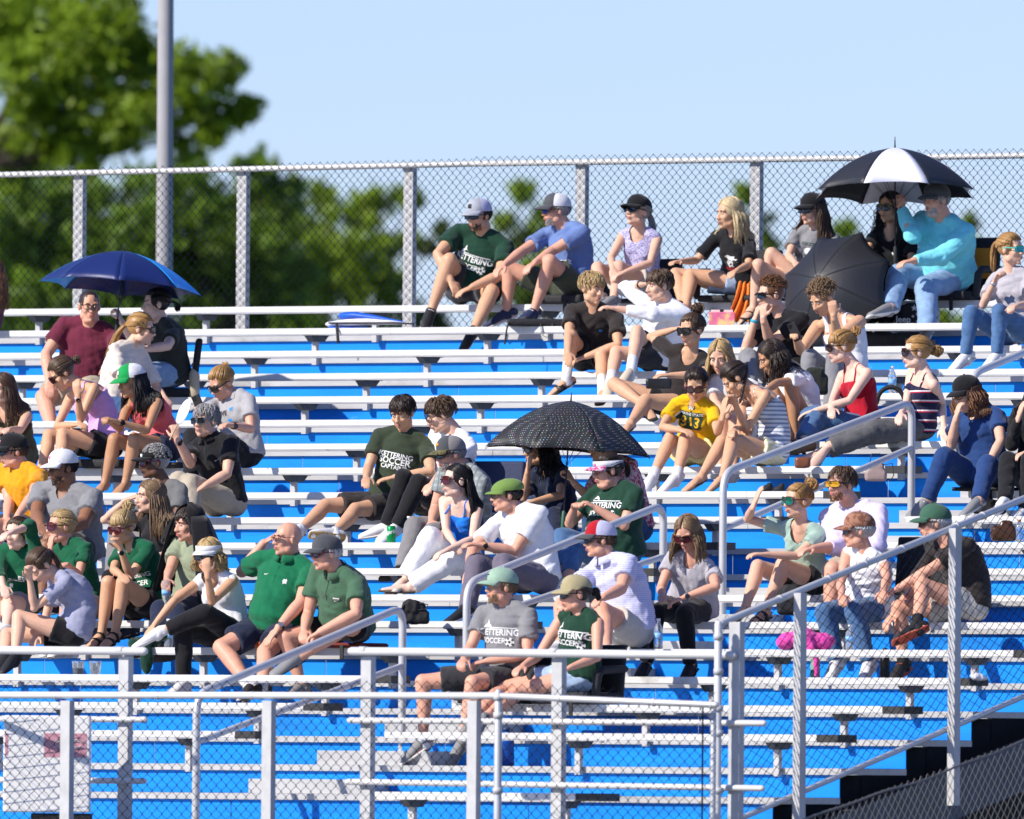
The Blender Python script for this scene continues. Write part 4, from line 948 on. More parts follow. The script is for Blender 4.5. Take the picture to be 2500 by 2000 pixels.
# ------------------------------------------------------------------ cloth colours
fb = fabric
KG = fb('dark_green', (.010, .045, .026)); KELLY = fb('kelly_green', (.006, .095, .042)); KELLY2 = fb('bright_polo_green', (.006, .135, .058)); OLIVE = fb('olive_green', (.035, .048, .028)); POLO2 = fb('sage_green', (.055, .125, .072))
BLACK = fb('black', (.012, .012, .014)); CHAR = fb('charcoal', (.035, .035, .04)); GREY = fb('grey', (.22, .22, .23)); LGREY = fb('light_grey', (.36, .355, .365)); WHITE = fb('white', (.78, .78, .80), bump=.4); CREAM = fb('cream', (.68, .60, .52))
MAROON = fb('maroon', (.13, .018, .04)); LAV = fb('lavender', (.66, .38, .68)); CORAL = fb('coral', (.72, .13, .15)); YELL = fb('golden_orange', (.75, .30, .01)); NAVY = fb('navy', (.015, .022, .05)); SCRUB = fb('scrub_blue', (.018, .05, .16)); GOLD = fb('gold_yellow', (.72, .42, .005))
DENIM = fb('denim', (.075, .155, .30), var=.25); LDENIM = fb('light_denim', (.22, .34, .52), var=.22); DDENIM = fb('dark_denim', (.03, .07, .16), var=.25); PALEDEN = fb('pale_denim', (.38, .50, .66), var=.2)
KHAKI = fb('khaki', (.42, .36, .27)); STONE = fb('stone', (.50, .47, .42)); BROWNT = fb('brown_black', (.030, .024, .023)); TEAL = fb('aqua', (.19, .66, .72)); SKYB = fb('heather_blue', (.13, .20, .42)); MINT = fb('mint', (.33, .46, .39)); PINKW = fb('pale_pink', (.55, .42, .40)); CAMI = fb('bright_blue', (.01, .16, .62)); RED = fb('red', (.40, .008, .025)); PURG = fb('mauve_grey', (.15, .13, .17)); HEATH = fb('heather_lavender', (.30, .31, .42)); SILV = fb('silver_heather', (.42, .40, .43)); PALELAV = fb('pale_lavender', (.66, .58, .78)); ORANGE = fb('orange', (.75, .17, .02)); YSTR = fb('pale_yellow', (.75, .66, .30))
def banded(name, c1, c2, freq, axis=2, w=.5, dist=0., c3=None):
    m = fabric(name, c1); n = m.node_tree; L = n.links; b = n.nodes['Principled BSDF']; tc = n.nodes.new('ShaderNodeTexCoord'); sp = n.nodes.new('ShaderNodeSeparateXYZ'); L.new(tc.outputs['Object'], sp.inputs[0])
    def lvl(ax, fq, th):
        q = n.nodes.new('ShaderNodeMath'); q.operation = 'MULTIPLY'; q.inputs[1].default_value = fq; L.new(sp.outputs[ax], q.inputs[0]); f = n.nodes.new('ShaderNodeMath'); f.operation = 'FRACT'; L.new(q.outputs[0], f.inputs[0]); g = n.nodes.new('ShaderNodeMath'); g.operation = 'LESS_THAN'; g.inputs[1].default_value = th; L.new(f.outputs[0], g.inputs[0]); return g
    x = n.nodes.new('ShaderNodeMix'); x.data_type = 'RGBA'; x.inputs[6].default_value = (*c1, 1); x.inputs[7].default_value = (*c2, 1); L.new(lvl(axis, freq, w).outputs[0], x.inputs[0]); out = x
    if c3:
        y = n.nodes.new('ShaderNodeMix'); y.data_type = 'RGBA'; L.new(x.outputs[2], y.inputs[6]); y.inputs[7].default_value = (*c3, 1)
        L.new(lvl(axis if dist == 0 else 0, freq, w*.45 if dist == 0 else .3).outputs[0], y.inputs[0]); out = y
    L.new(out.outputs[2], b.inputs['Base Color']); return m
def speckle(name, c1, c2, sc, lo=.5, hi=.55, vor=False):
    m = fabric(name, c1); n = m.node_tree; L = n.links; b = n.nodes['Principled BSDF']; tc = n.nodes.new('ShaderNodeTexCoord'); t = n.nodes.new('ShaderNodeTexVoronoi' if vor else 'ShaderNodeTexNoise'); t.inputs['Scale'].default_value = sc; L.new(tc.outputs['Object'], t.inputs['Vector'])
    r = n.nodes.new('ShaderNodeMapRange'); r.inputs[1].default_value = lo; r.inputs[2].default_value = hi; L.new(t.outputs[0], r.inputs[0]); x = n.nodes.new('ShaderNodeMix'); x.data_type = 'RGBA'; x.inputs[6].default_value = (*c1, 1); x.inputs[7].default_value = (*c2, 1); L.new(r.outputs[0], x.inputs[0]); L.new(x.outputs[2], b.inputs['Base Color']); return m
NSTR = banded('navy_stripe', (.012, .014, .045), (.75, .68, .68), 14, 2, .26, 0, (.5, .02, .05)); GSTR = banded('grey_white_stripe', (.68, .68, .70), (.25, .30, .38), 32, 2, .45); FSTR = banded('fine_lavender_stripe', (.62, .62, .78), (.40, .42, .68), 75, 2, .4); PLAID = banded('grey_plaid', (.24, .27, .27), (.33, .36, .35), 22, 2, .4, 1, (.17, .20, .21))
PINKP = speckle('pink_floral', (.60, .40, .42), (.40, .06, .10), 42, .48, .54); DOTT = speckle('lavender_dotted', (.52, .50, .70), (.16, .14, .34), 120, .52, .56); YSHORT = banded('yellow_stripe', (.78, .70, .36), (.75, .74, .68), 40, 0, .35); CAMO = speckle('brown_camo', (.20, .08, .045), (.34, .17, .11), 26, .48, .53)
PW = mat('print_white', (.78, .79, .77), .8); PG = mat('print_dark_green', (.015, .05, .03), .8); PK = mat('print_black', (.02, .02, .022), .8); PB = mat('print_blue', (.02, .25, .7), .7); PR = mat('print_red', (.5, .02, .02), .8); PY = mat('print_gold', (.72, .42, .01), .8); PO = mat('print_orange', (.8, .25, .01), .8); PPK = mat('print_pink', (.6, .2, .3), .8); PGR = mat('print_grey', (.22, .23, .23), .8)
SH_W = mat('shoe_white', (.72, .71, .70), .6, bump=.2); SH_K = mat('shoe_black', (.015, .015, .017), .6, bump=.2); SH_NV = mat('shoe_navy', (.02, .03, .08), .7, bump=.3); SH_GR = mat('shoe_grey', (.22, .22, .22), .7, bump=.3); SOLE_W = mat('sole_white', (.70, .69, .66), .7); SOLE_K = mat('sole_black', (.02, .02, .02), .8); SOLE_T = mat('sole_tan', (.38, .25, .10), .8, bump=.8, bscale=140); SOLE_R = mat('sole_red', (.40, .07, .035), .75); SOLE_B = mat('sole_brown', (.12, .09, .06), .85, bump=.5); STRAP_K = mat('strap_black', (.015, .014, .014), .5); BEIGE = mat('shoe_beige', (.55, .47, .36), .7)
WB = mat('watch_black', (.015, .015, .016), .35); WW = mat('watch_white', (.7, .7, .7), .4); WF = mat('watch_face_dark', (.01, .01, .012), .1); WT = mat('watch_tan', (.40, .22, .06), .5); WS = mat('watch_steel', (.5, .5, .5), .3, .8)
SOX = mat('sock_white', (.75, .75, .76), .9, bump=.5, bscale=120); SOXK = mat('sock_black', (.015, .015, .015), .9)
C_ = lambda n, c: fb('cap_'+n, c, bump=.3)
CB, CGY, CW, CLG = C_('black', (.012, .012, .013)), C_('grey', (.075, .078, .085)), C_('white', (.72, .72, .73)), C_('light_grey', (.36, .38, .42)); CMESH = C_('mesh_lilac', (.50, .50, .66))
def kett(m=PW, dx=0., s=.62, k=1.): return [('@steeple', .055*k, s+.16, dx-.085*k, m, 1.4), ('KETTERING', .062*k, s+.04, dx, m, .95), ('@bar', .0065*k, s+.105, dx+.01, m, 38.), ('SOCCER', .052*k, s-.075, dx-.035*k, m, 1.), ('@disc', .062*k, s-.085, dx+.088*k, PW), ('@ball', .062*k, s-.085, dx+.088*k, PG, 1., .004)]
SPORT = lambda um, sm: ('shoe', um, sm)
# ------------------------------------------------------------------ top row
person('man in dark green team shirt and pale cap at left end of top bench', 'F', 0, 560, (618, 285), 42, -5, nk=(655, 415), ta=22, w=1.22, h=1.03, skin='tan', R=((292, 590), (425, 860)), L=((790, 760), (500, 880)), kr=(385, 640), kl=(720, 890), ar=(240, 1035), al=(580, 1195), tr=(200, 1140), tl=(490, 1330), top=('tee', KG, {'hem': .14}), bottom=('shorts', CHAR, .72), shoe=SPORT(SH_K, SOLE_W), hair=('short', 'dark'), hat=('cap', CLG, CLG, {'back': CMESH, 'badge': (PK, 11, 9)}), glasses=('black', 'black', 'sport'), beard='dark', prints=kett(PW, .01, .56), belly=.07, slouch=.06, curlL=.35)
person('man in heather blue shirt with grey and white trucker cap', 'F', 0, 1340, (1235, 245), 72, 0, nk=(1300, 365), ta=42, w=1.08, skin='ruddy', R=((965, 565), (775, 710)), L=((1210, 560), (1020, 690)), kr=(850, 690), kl=(1185, 645), ar=(840, 1060), al=(1055, 1050), tr=(650, 1125), tl=(940, 1095), top=('tee', SKYB, {'hem': .12}), bottom=('shorts', fb('army_green', (.045, .055, .035)), .7), shoe=SPORT(SH_NV, SOLE_W), hair=('short', 'grey'), hat=('cap', CGY, CGY, {'back': CW, 'badge': (PGR, 12, 6)}), glasses=('blue', 'brown', 'sport'), beard='grey', prints=[('@blob', .05, .45, .05, PW, 2.2)], slouch=.06)
person('woman in lavender dotted tank top and black cap holding her knee', 'F', 0, 1905, (1885, 255), 45, 12, nk=(1905, 395), ta=30, pad=.04, sex='f', skin='fair', R=((1672, 620), (1690, 740)), L=((1985, 660), (1725, 755)), kr=(1565, 700), kl=(1735, 690), ar=(1575, 930), al=(1690, 960), top=('less', DOTT, {'neck': (.10, .075)}), bottom=('shorts', STONE, .45), shoe=SPORT(SH_GR, SOLE_W), hair=('pony', 'grey', {'tl': .16, 'tie': (180, 100)}), hat=('cap', CB, CB), glasses=('black', 'black', 'shade'), curlL=.5, curlR=.6)
person('blonde woman in black rodeo shirt with her arm stretched out', 'H', 0, 420, (352, 205), 60, -4, nk=(378, 325), ta=35, pad=.06, sex='f', skin='tan', R=((150, 492), (20, 500)), L=((470, 520), (375, 565)), kr=(25, 575), kl=(115, 580), ar=(60, 745), al=(90, 765), top=('tee', BLACK, {'sl': .8}), bottom=('shorts', PALEDEN, .4), shoe=('flip', STRAP_K, SOLE_K), hair=('long', 'pale', {'len': .25, 'wave': .014, 'open': 74}), prints=[('RODEO', .03, .40, .0, PR), ('@blob', .075, .50, .0, PW, .8), ('@blob', .05, .62, .02, PW, 2.6)], curlR=.3)
person('woman in grey shirt and black cap, knees crossed on top bench', 'H', 0, 815, (862, 185), 48, 0, nk=(885, 300), ta=22, sex='f', skin='fair', R=((715, 465), (770, 520)), L=((1005, 470), (880, 525)), kr=(530, 520), kl=(610, 450), ar=(500, 790), al=(480, 835), tl=(400, 870), top=('tee', GREY), bottom=('shorts', DENIM, .42), shoe=('flip', STRAP_K, SOLE_K), hair=('long', 'brown', {'len': .33, 'open': 62}), hat=('cap', CB, CB), glasses=('black', 'black', 'shade'), prints=[('KETTERING', .04, .53, 0, PG), ('SOCCER', .034, .74, 0, PG), ('@disc', .05, .63, 0, PW, 1.5)])
person('woman with long black curly hair under the black and white umbrella', 'H', 0, 1345, (1335, 170), 35, 0, nk=(1350, 300), ta=20, sex='f', skin='tan', R=((1195, 440), (1230, 540)), kr=(1230, 580), kl=(1330, 590), top=('tee', BLACK, {'neck': (.11, .06)}), bottom=('pants', BLACK), shoe=SPORT(SH_K, SOLE_K), hair=('long', 'black', {'len': .34, 'wave': .024, 'open': 66}), glasses=('black', 'tortoise', 'round'), prints=[('@blob', .03, .60, .05, PW, 1.5)])
person('man in aqua long sleeved shirt holding the black and white umbrella', 'H', 0, 1690, (1620, 125), 48, 0, nk=(1665, 235), ta=38, pad=.07, w=1.28, h=1.04, skin='ruddy', R=((1475, 330), (1388, 135)), L=((1650, 470), (1430, 500)), kr=(1385, 580), kl=(1555, 655), ar=(1340, 780), al=(1565, 915), tl=(1520, 975), top=('long', TEAL, {'ease': .022, 'wr': .008}), bottom=('pants', LDENIM, 1., .014), shoe=SPORT(SH_GR, SOLE_W), hair=('short', 'grey'), hat=('cap', CGY, CGY, {'badge': (PK, 5, 4)}), beard='silver', belly=.08, curlR=1.3, sR=(-1, 1), watch=[('R', WB, WF)], fR=(1395, 90))
person('woman in teal sunglasses with ponytail and grey shirt at right edge', 'H', 2, 2120, (2075, 425), -55, 0, nk=(2075, 555), ta=25, sex='f', skin='fair', R=((1905, 765), (2000, 575)), L=((2180, 760), (2085, 775)), kr=(1830, 815), kl=(2005, 800), ar=(1800, 1080), al=(1990, 1075), tr=(1690, 1145), tl=(1890, 1140), top=('tee', SILV), bottom=('pants', DENIM, .96, .002), shoe=SPORT(SH_W, SOLE_W), hair=('pony', 'gold', {'tie': (178, 70), 'tl': .24}), glasses=('teal', 'teal', 'sport'), curlR=1.2, curlL=.8, watch=[('R', WS, None)], prints=[('@blob', .07, .55, 0, fb('print_navy', (.03, .05, .12)), 1.3)])
# ------------------------------------------------------------------ upper right group
person('blond boy in brown black shirt with white socks, head turned', 'G', 3, 425, (420, 245), -38, -8, nk=(432, 375), ta=15, h=.95, skin='tan', R=((255, 570), (250, 730)), L=((600, 640), (310, 745)), kr=(270, 575), kl=(485, 725), ar=(238, 880), al=(492, 960), tr=(90, 960), tl=(470, 1010), top=('tee', BROWNT), bottom=('shorts', BLACK, .62), shoe=('flip', STRAP_K, SOLE_K), sock=(SOX, .40), hair=('mess', 'blonde', {'vol': .03, 'fringe': 1}), prints=[('@blob', .028, .66, .075, PB)], slouch=.06)
person('boy in white jacket shading his eyes and pointing to the left', 'G', 3, 880, (888, 225), 62, -5, nk=(945, 330), ta=28, h=.97, skin='fair', R=((655, 240), (800, 208)), L=((845, 425), (520, 372)), kr=(735, 545), kl=(590, 690), ar=(690, 830), al=(545, 920), tr=(600, 900), tl=(520, 985), top=('long', WHITE, {'jacket': 1, 'cuff': .75, 'ease': .02}), bottom=('shorts', CHAR, .7), shoe=SPORT(BEIGE, SOLE_W), sock=(SOX, .36), hair=('side', 'brown', {'fringe': 1, 'vol': .02}), curlL=.5, curlR=.12, watch=[('R', WB, None)], nR=(0, .3, -1), sR=(1, -1))
person('woman in black shirt with messy bun, hand on her forehead', 'G', 5, 1050, (1118, 535), 45, -8, nk=(1115, 680), ta=20, sex='f', w=1.12, skin='tan', R=((830, 582), (1040, 515)), L=((1185, 850), (905, 852)), kr=(575, 915), kl=(800, 1030), ar=(770, 1050), al=(690, 1190), tr=(830, 1120), tl=(610, 1250), top=('tee', BROWNT, {'neck': (.10, .07)}), bottom=('shorts', BLACK, .4), shoe=('flip', STRAP_K, SOLE_K), hair=('bun', 'brown', {'br': .045}), glasses=('black', 'black', 'big'), curlR=.3, nR=(0, .4, -1), sR=(1, -1))
person('curly haired youth in black shirt, fists together under his nose', 'H', 4, 735, (605, 705), 60, -4, nk=(672, 820), ta=40, skin='fair', R=((448, 1045), (530, 790)), L=((600, 1000), (548, 800)), kr=(470, 1085), kl=(625, 1085), ar=(480, 1260), top=('tee', BLACK), bottom=('pants', GREY), shoe=SPORT(SH_W, SOLE_W), hair=('curly', 'auburn', {'vol': .034}), glasses=('black', 'black', 'sport'), curlL=1.3, curlR=1.3, fR=(540, 740), fL=(560, 745), slouch=.07, watch=[('R', mat('wristband_blue', (.02, .4, .6), .5), None)])
person('wavy haired youth in white tank top holding a phone', 'H', 4, 1060, (925, 725), 52, -30, nk=(1015, 830), ta=35, skin='tan', R=((790, 1045), (752, 945)), L=((1015, 965), (985, 790)), kr=(850, 1090), kl=(1000, 1090), top=('tank', WHITE), bottom=('pants', GREY), shoe=SPORT(SH_W, SOLE_W), hair=('curly', 'light', {'vol': .036, 'lo': 92}), curlL=1.2, curlR=.9, fL=(980, 740), slouch=.08)
person('young woman with long straight blonde hair behind the yellow shirt', 'G', 6, 1425, (1318, 722), 20, -22, nk=(1365, 860), ta=15, sex='f', skin='fair', L=((1560, 960), (1410, 1060)), R=((1290, 1050), (1345, 1110)), kl=(1430, 1190), kr=(1340, 1160), top=('tee', WHITE), bottom=('shorts', WHITE, .4), shoe=SPORT(SH_W, SOLE_W), hair=('long', 'blonde', {'len': .40, 'open': 48}))
person('young woman with dark curly hair in white shirt, arms round knees', 'I', 6, 290, (95, 590), 78, -28, nk=(195, 685), ta=58, sex='f', skin='bronze', L=((130, 765), (10, 850)), kl=(225, 800), kr=(110, 830), al=(255, 1120), ar=(150, 1100), tl=(180, 1180), top=('tee', WHITE, {'sl': .5}), bottom=('shorts', WHITE, .35), shoe=('flip', STRAP_K, SOLE_K), hair=('long', 'dark', {'len': .22, 'wave': .022, 'open': 70}), slouch=.09, curlL=.6)
person('fair woman in red camisole and jeans with clipped blonde hair', 'I', 6, 700, (565, 520), 76, -6, nk=(655, 650), ta=55, sex='f', skin='pale', L=((622, 885), (300, 980)), R=((510, 880), (500, 960)), kl=(400, 985), kr=(350, 1000), al=(310, 1160), ar=(330, 1180), top=('cami', RED), bottom=('pants', DENIM, .9, .02), shoe=('sandal', STRAP_K, SOLE_B), hair=('clip', 'gold', {'bangs': 1, 'br': .035, 'tie': (180, 55)}), glasses=('brown', 'black', 'shade'))
person('woman in navy striped camisole with legs stretched in grey jeans', 'I', 6, 1075, (1078, 560), 78, 0, nk=(1130, 680), ta=58, sex='f', skin='pale', L=((1250, 905), (1268, 1110)), R=((1010, 900), (960, 1000)), kl=(790, 1085), kr=(770, 1110), al=(480, 1195), ar=(450, 1225), tl=(390, 1300), tr=(320, 1260), top=('cami', NSTR), bottom=('pants', fb('washed_black_denim', (.10, .10, .105), var=.3), .92, .02), shoe=('sandal', STRAP_K, SOLE_B), hair=('low', 'gold', {'tl': 0, 'knot': 1, 'br': .045}), glasses=('brown', 'black', 'big'), sL=(1, -1), curlL=.1)
person('young woman in yellow 313 shirt and red brown sunglasses', 'G', 7, 1150, (1148, 915), 8, -26, nk=(1135, 1020), ta=25, sex='f', skin='tan', R=((912, 1215), (1080, 1245)), L=((1300, 1250), (1345, 1105)), kr=(965, 1300), kl=(1075, 1295), ar=(840, 1575), al=(1010, 1570), tr=(765, 1650), tl=(900, 1640), top=('tee', GOLD, {'ease': .02}), bottom=('shorts', YSTR, .35), shoe=SPORT(SH_W, SOLE_W), sock=(SOX, .22), hair=('low', 'dark', {'tl': 0, 'wisps': 0}), glasses=('brown', 'wine', 'shade'), prints=[('@shield', .055, .885, 0, PG, 1.1), ('W', .036, .89, 0, PW, 1.2, .0035), ('@bar', .034, .79, 0, PG, 5.2), ('WAYNE STATE', .028, .79, 0, PW, 1., .004), ('@bar', .115, .66, 0, PG, 1.6), ('313', .10, .66, 0, PY, 1.05, .004), ('@bar', .018, .545, 0, PG, 6.)], curlL=.15, fL=(1350, 1030), slouch=.06)
person('young woman with dark braid in grey striped top, head bowed', 'G', 7, 1665, (1425, 875), 84, -42, nk=(1545, 955), ta=60, sex='f', skin='tan', L=((1500, 1235), (1405, 1010)), R=((1460, 1210), (1400, 1250)), kl=(1405, 1300), kr=(1330, 1320), al=(1340, 1560), ar=(1185, 1565), tl=(1220, 1640), tr=(1070, 1625), top=('cami', GSTR), bottom=('shorts', YSHORT, .4), shoe=('flip', STRAP_K, SOLE_B), hair=('braid', 'dark', {'tl': .30, 'dir': Vector((-.0, -.12, 0))}), curlL=.7, slouch=.10)
person('woman in navy scrubs and black cap resting chin on hand', 'I', 8, 1525, (1420, 840), 55, -14, nk=(1490, 940), ta=34, sex='f', w=1.32, skin='fair', R=((1312, 1190), (1360, 940)), L=((1650, 1160), (1535, 1375)), kr=(1265, 1265), kl=(1560, 1320), ar=(1150, 1570), al=(1500, 1570), tr=(1020, 1640), tl=(1390, 1630), top=('tee', SCRUB, {'sl': .55, 'neck': (.09, .05)}), bottom=('pants', SCRUB, .95, .006), shoe=SPORT(SH_GR, SOLE_W), hair=('long', 'auburn', {'len': .2, 'wave': .02, 'open': 62}), hat=('cap', CB, CB), glasses=('clear', 'black', 'clear'), curlR=.9, fR=(1375, 890), watch=[('L', WW, WF)])
person('person in black sleeves and trousers cut by the right edge', 'I', 8, 1880, (1905, 770), 50, 0, nk=(1880, 900), ta=35, sex='f', skin='fair', R=((1725, 1175), (1785, 945)), kr=(1700, 1290), kl=(1850, 1290), ar=(1680, 1560), tr=(1600, 1630), top=('long', BLACK), bottom=('pants', BLACK), shoe=SPORT(SH_W, SOLE_W), hair=('long', 'dark', {'len': .3}), fR=(1800, 900))
# ------------------------------------------------------------------ left block
person('man in maroon shirt with buzzed hair under the blue umbrella', 'A', 4, 640, (672, 520), -12, -4, nk=(690, 650), ta=18, w=1.28, h=1.04, skin='ruddy', R=((348, 880), (372, 1130)), L=((900, 850), (800, 1000)), kr=(325, 1200), kl=(640, 1190), ar=(400, 1480), top=('tee', MAROON, {'ease': .018}), bottom=('shorts', KHAKI, .75), shoe=SPORT(SH_GR, SOLE_W), hair=('buzz', 'dark'), glasses=('clear', 'grey', 'clear'), belly=.06)
person('dark haired woman in dark green top holding the blue umbrella', 'A', 4, 1265, (1172, 505), 74, 0, nk=(1205, 620), ta=58, pad=.08, sex='f', w=1.34, skin='pale', R=((985, 745), (890, 590)), L=((1262, 815), (1020, 850)), kl=(1060, 1015), kr=(1040, 995), al=(960, 1310), ar=(950, 1290), top=('tee', fb('dark_spruce', (.032, .036, .030)), {'ease': .01}), bottom=('pants', LDENIM), shoe=SPORT(SH_GR, SOLE_W), hair=('low', 'black', {'tl': .08, 'bangs': 0, 'tie': (178, 92)}), curlR=1.3, fR=(882, 550), belly=.05)
person('girl with honey braid in cream shirt turned to the right', 'A', 5, 850, (1062, 690), -78, -6, nk=(985, 805), ta=-48, sex='f', skin='fair', R=((905, 1060), (940, 1190)), kr=(960, 1270), kl=(1000, 1255), ar=(1010, 1480), al=(1060, 1470), top=('tee', CREAM, {'sl': .85, 'ease': .028, 'wr': .009}), bottom=('pants', DDENIM), shoe=SPORT(SH_W, SOLE_W), hair=('pony', 'gold', {'tie': (170, 92), 'tl': .26, 'dir': Vector((-.12, 0, 0))}), glasses=('brown', 'brown', 'shade'))
person('woman in lavender tank top leaning her head on her hand', 'A', 7, 785, (468, 1020), 76, -36, nk=(595, 1110), ta=52, pad=.07, sex='f', skin='tan', R=((430, 1420), (600, 1405)), L=((605, 1370), (580, 1140)), kl=(475, 1480), kr=(370, 1490), al=(425, 1770), ar=(300, 1780), top=('tank', LAV), bottom=('shorts', BLACK, .45), shoe=SPORT(SH_K, SOLE_W), hair=('low', 'brown', {'tl': .05, 'knot': 1, 'br': .03}), glasses=('brown', 'brown', 'shade'), curlL=.6, fL=(570, 1080), slouch=.10, watch=[('L', WW, WF)])
person('woman in coral tank top and green white cap with clasped hands', 'A', 7, 1215, (990, 1085), 64, -10, nk=(1050, 1195), ta=44, pad=.05, sex='f', skin='bronze', R=((900, 1435), (800, 1360)), L=((1105, 1450), (835, 1370)), kr=(860, 1520), kl=(1010, 1515), ar=(790, 1845), al=(945, 1845), tr=(700, 1905), tl=(850, 1905), top=('tank', CORAL), bottom=('shorts', NAVY, .42), hair=('long', 'black', {'len': .30, 'open': 70}), hat=('cap', C_('green', (.01, .30, .07)), C_('green', (.01, .30, .07)), {'back': CW, 'badge': (PW, 9, 8)}), curlL=.8, curlR=.8, slouch=.08, watch=[('L', WB, WF)])
person('woman with long brown hair in olive tank top at left edge', 'A', 7, 130, (15, 1145), 42, -4, nk=(65, 1265), ta=30, sex='f', skin='fair', L=((150, 1450), (55, 1440)), R=((-60, 1430), (-20, 1440)), top=('tank', fb('olive_tank', (.10, .10, .05))), bottom=('pants', fb('olive_tank', (.10, .10, .05))), shoe=SPORT(SH_W, SOLE_W), hair=('long', 'brown', {'len': .34, 'open': 55}))
person('woman with ponytail in grey lettered shirt looking at her phone', 'A', 7, 1800, (1668, 1095), 55, -30, nk=(1745, 1175), ta=42, sex='f', w=1.22, skin='ruddy', L=((1885, 1440), (1700, 1405)), R=((1530, 1330), (1495, 1275)), kl=(1570, 1570), kr=(1450, 1500), al=(1560, 1850), ar=(1440, 1800), top=('tee', LGREY, {'ease': .018}), bottom=('pants', BLACK), shoe=SPORT(SH_K, SOLE_W), hair=('pony', 'gold', {'tie': (180, 40), 'tl': .12}), glasses=('black', 'black', 'shade'), prints=[('LOVE', .05, .70, -.03, PK), ('LONG TO', .045, .50, .01, PK), ('@blob', .03, .76, .06, PB), ('@blob', .028, .58, .05, PB, 1.6)], watch=[('L', WB, WF)], curlL=.6)
person('grey haired man in black polo with a round white fan', 'A', 9, 1690, (1545, 1385), 36, 2, nk=(1580, 1505), ta=38, skin='fair', R=((1432, 1700), (1305, 1465)), kr=(1345, 1830), kl=(1430, 1850), ar=(1330, 2160), al=(1420, 2170), top=('polo', BLACK), bottom=('pants', KHAKI, 1., .014), shoe=SPORT(SH_K, SOLE_K), hair=('short', 'grey', {'vol': .026}), glasses=('black', 'grey', 'shade'), curlR=1.2, fR=(1310, 1400), watch=[('R', WB, WF)], prints=[('@tick', .035, .66, .09, PW)])
person('man in golden orange shirt and dark cap at left edge', 'B', 10, 170, (85, 165), 70, -4, nk=(135, 250), ta=48, w=1.15, skin='ruddy', L=((215, 440), (85, 610)), R=((60, 480), (40, 620)), top=('tee', YELL), bottom=('shorts', CHAR, .75), shoe=SPORT(SH_W, SOLE_W), hair=('short', 'brown'), hat=('cap', CB, CB, {'badge': (PPK, 12, 5)}), glasses=('black', 'black', 'sport'), curlL=.6)
person('big bearded man in grey shirt and white cap', 'B', 11, 455, (400, 270), 60, -4, nk=(425, 385), ta=30, w=1.42, h=1.05, skin='brown', R=((235, 570), (270, 650)), L=((530, 620), (330, 680)), kr=(300, 770), kl=(450, 770), top=('tee', GREY, {'ease': .02, 'neck': (.08, .05)}), bottom=('shorts', CHAR, .8), shoe=SPORT(SH_K, SOLE_W), hair=('short', 'black'), hat=('cap', CW, CW, {'badge': (PPK, 6, 6)}), glasses=('clear', 'brown', 'clear'), beard='black', belly=.09)
person('person with short grey curls, black visor and grey shirt', 'B', 11, 1110, (985, 235), 70, 0, nk=(1050, 345), ta=42, sex='f', w=1.1, skin='dark', top=('tee', fb('ash_grey', (.14, .14, .14))), bottom=('pants', CHAR), shoe=SPORT(SH_K, SOLE_K), hair=('curly', 'grey', {'vol': .018}), hat=('visor', CB, CB, {'badge': (PW,)}), glasses=('wine', 'wine', 'shade'))
person('woman with long fair hair in black, shading eyes with flat hand', 'B', 12, 1035, (958, 455), 70, 0, nk=(1005, 575), ta=44, sex='f', skin='fair', R=((665, 600), (855, 432)), top=('tee', BLACK), bottom=('pants', BLACK), shoe=SPORT(SH_K, SOLE_K), hair=('long', 'light', {'len': .33, 'open': 66}), curlR=.08, nR=(0, .3, -1), sR=(1, -1), fR=(960, 410))
person('woman in kelly green shirt and wine sunglasses, chin in hand', 'B', 13, 925, (785, 648), 42, -14, nk=(845, 745), ta=42, sex='f', skin='tan', L=((830, 960), (750, 735)), R=((725, 920), (790, 965)), kr=(690, 1000), kl=(785, 1000), ar=(650, 1320), al=(735, 1320), tr=(560, 1375), tl=(655, 1372), top=('tee', KELLY), bottom=('shorts', BLACK, .4), shoe=('sandal', STRAP_K, SOLE_K), hair=('bun', 'blonde', {'tie': (180, 35), 'br': .04, 'bangs': 1}), glasses=('wine', 'wine', 'round'), prints=[('KETTERING', .045, .50, 0, PW), ('SOCCER', .05, .38, .0, PW)], curlL=.8, watch=[('L', WW, WF)], slouch=.08)
person('smiling blonde woman in kelly green shirt with fingers at her mouth', 'B', 13, 540, (390, 645), 64, 0, nk=(440, 745), ta=44, sex='f', skin='ruddy', R=((340, 940), (315, 745)), L=((500, 950), (420, 880)), kl=(480, 1090), kr=(430, 1080), top=('tee', KELLY), bottom=('shorts', PINKW, .7), shoe=SPORT(SH_W, SOLE_W), hair=('low', 'blonde', {'tl': .05}), glasses=('wine', 'brown', 'big'), curlR=.9, fR=(330, 690), prints=[('SOCCER', .05, .45, -.02, PW)], watch=[('R', WS, None)])
person('girl in green soccer shirt covering her eyes with her forearm', 'B', 13, 95, (112, 690), 36, 0, nk=(130, 775), ta=25, sex='f', skin='pale', L=((190, 640), (40, 690)), R=((0, 950), (30, 1050)), kl=(60, 1120), kr=(-30, 1120), al=(40, 1300), ar=(-40, 1300), top=('long', KELLY, {'cuff': .30}), bottom=('shorts', GREY, .5), shoe=SPORT(SH_W, SOLE_W), hair=('low', 'brown', {'tl': .1}), prints=[('@disc', .03, .68, -.05, PW), ('SOCCER', .062, .55, 0, PW), ('@blob', .04, .42, 0, PW, .8)], curlL=.6, sL=(-1, -1))
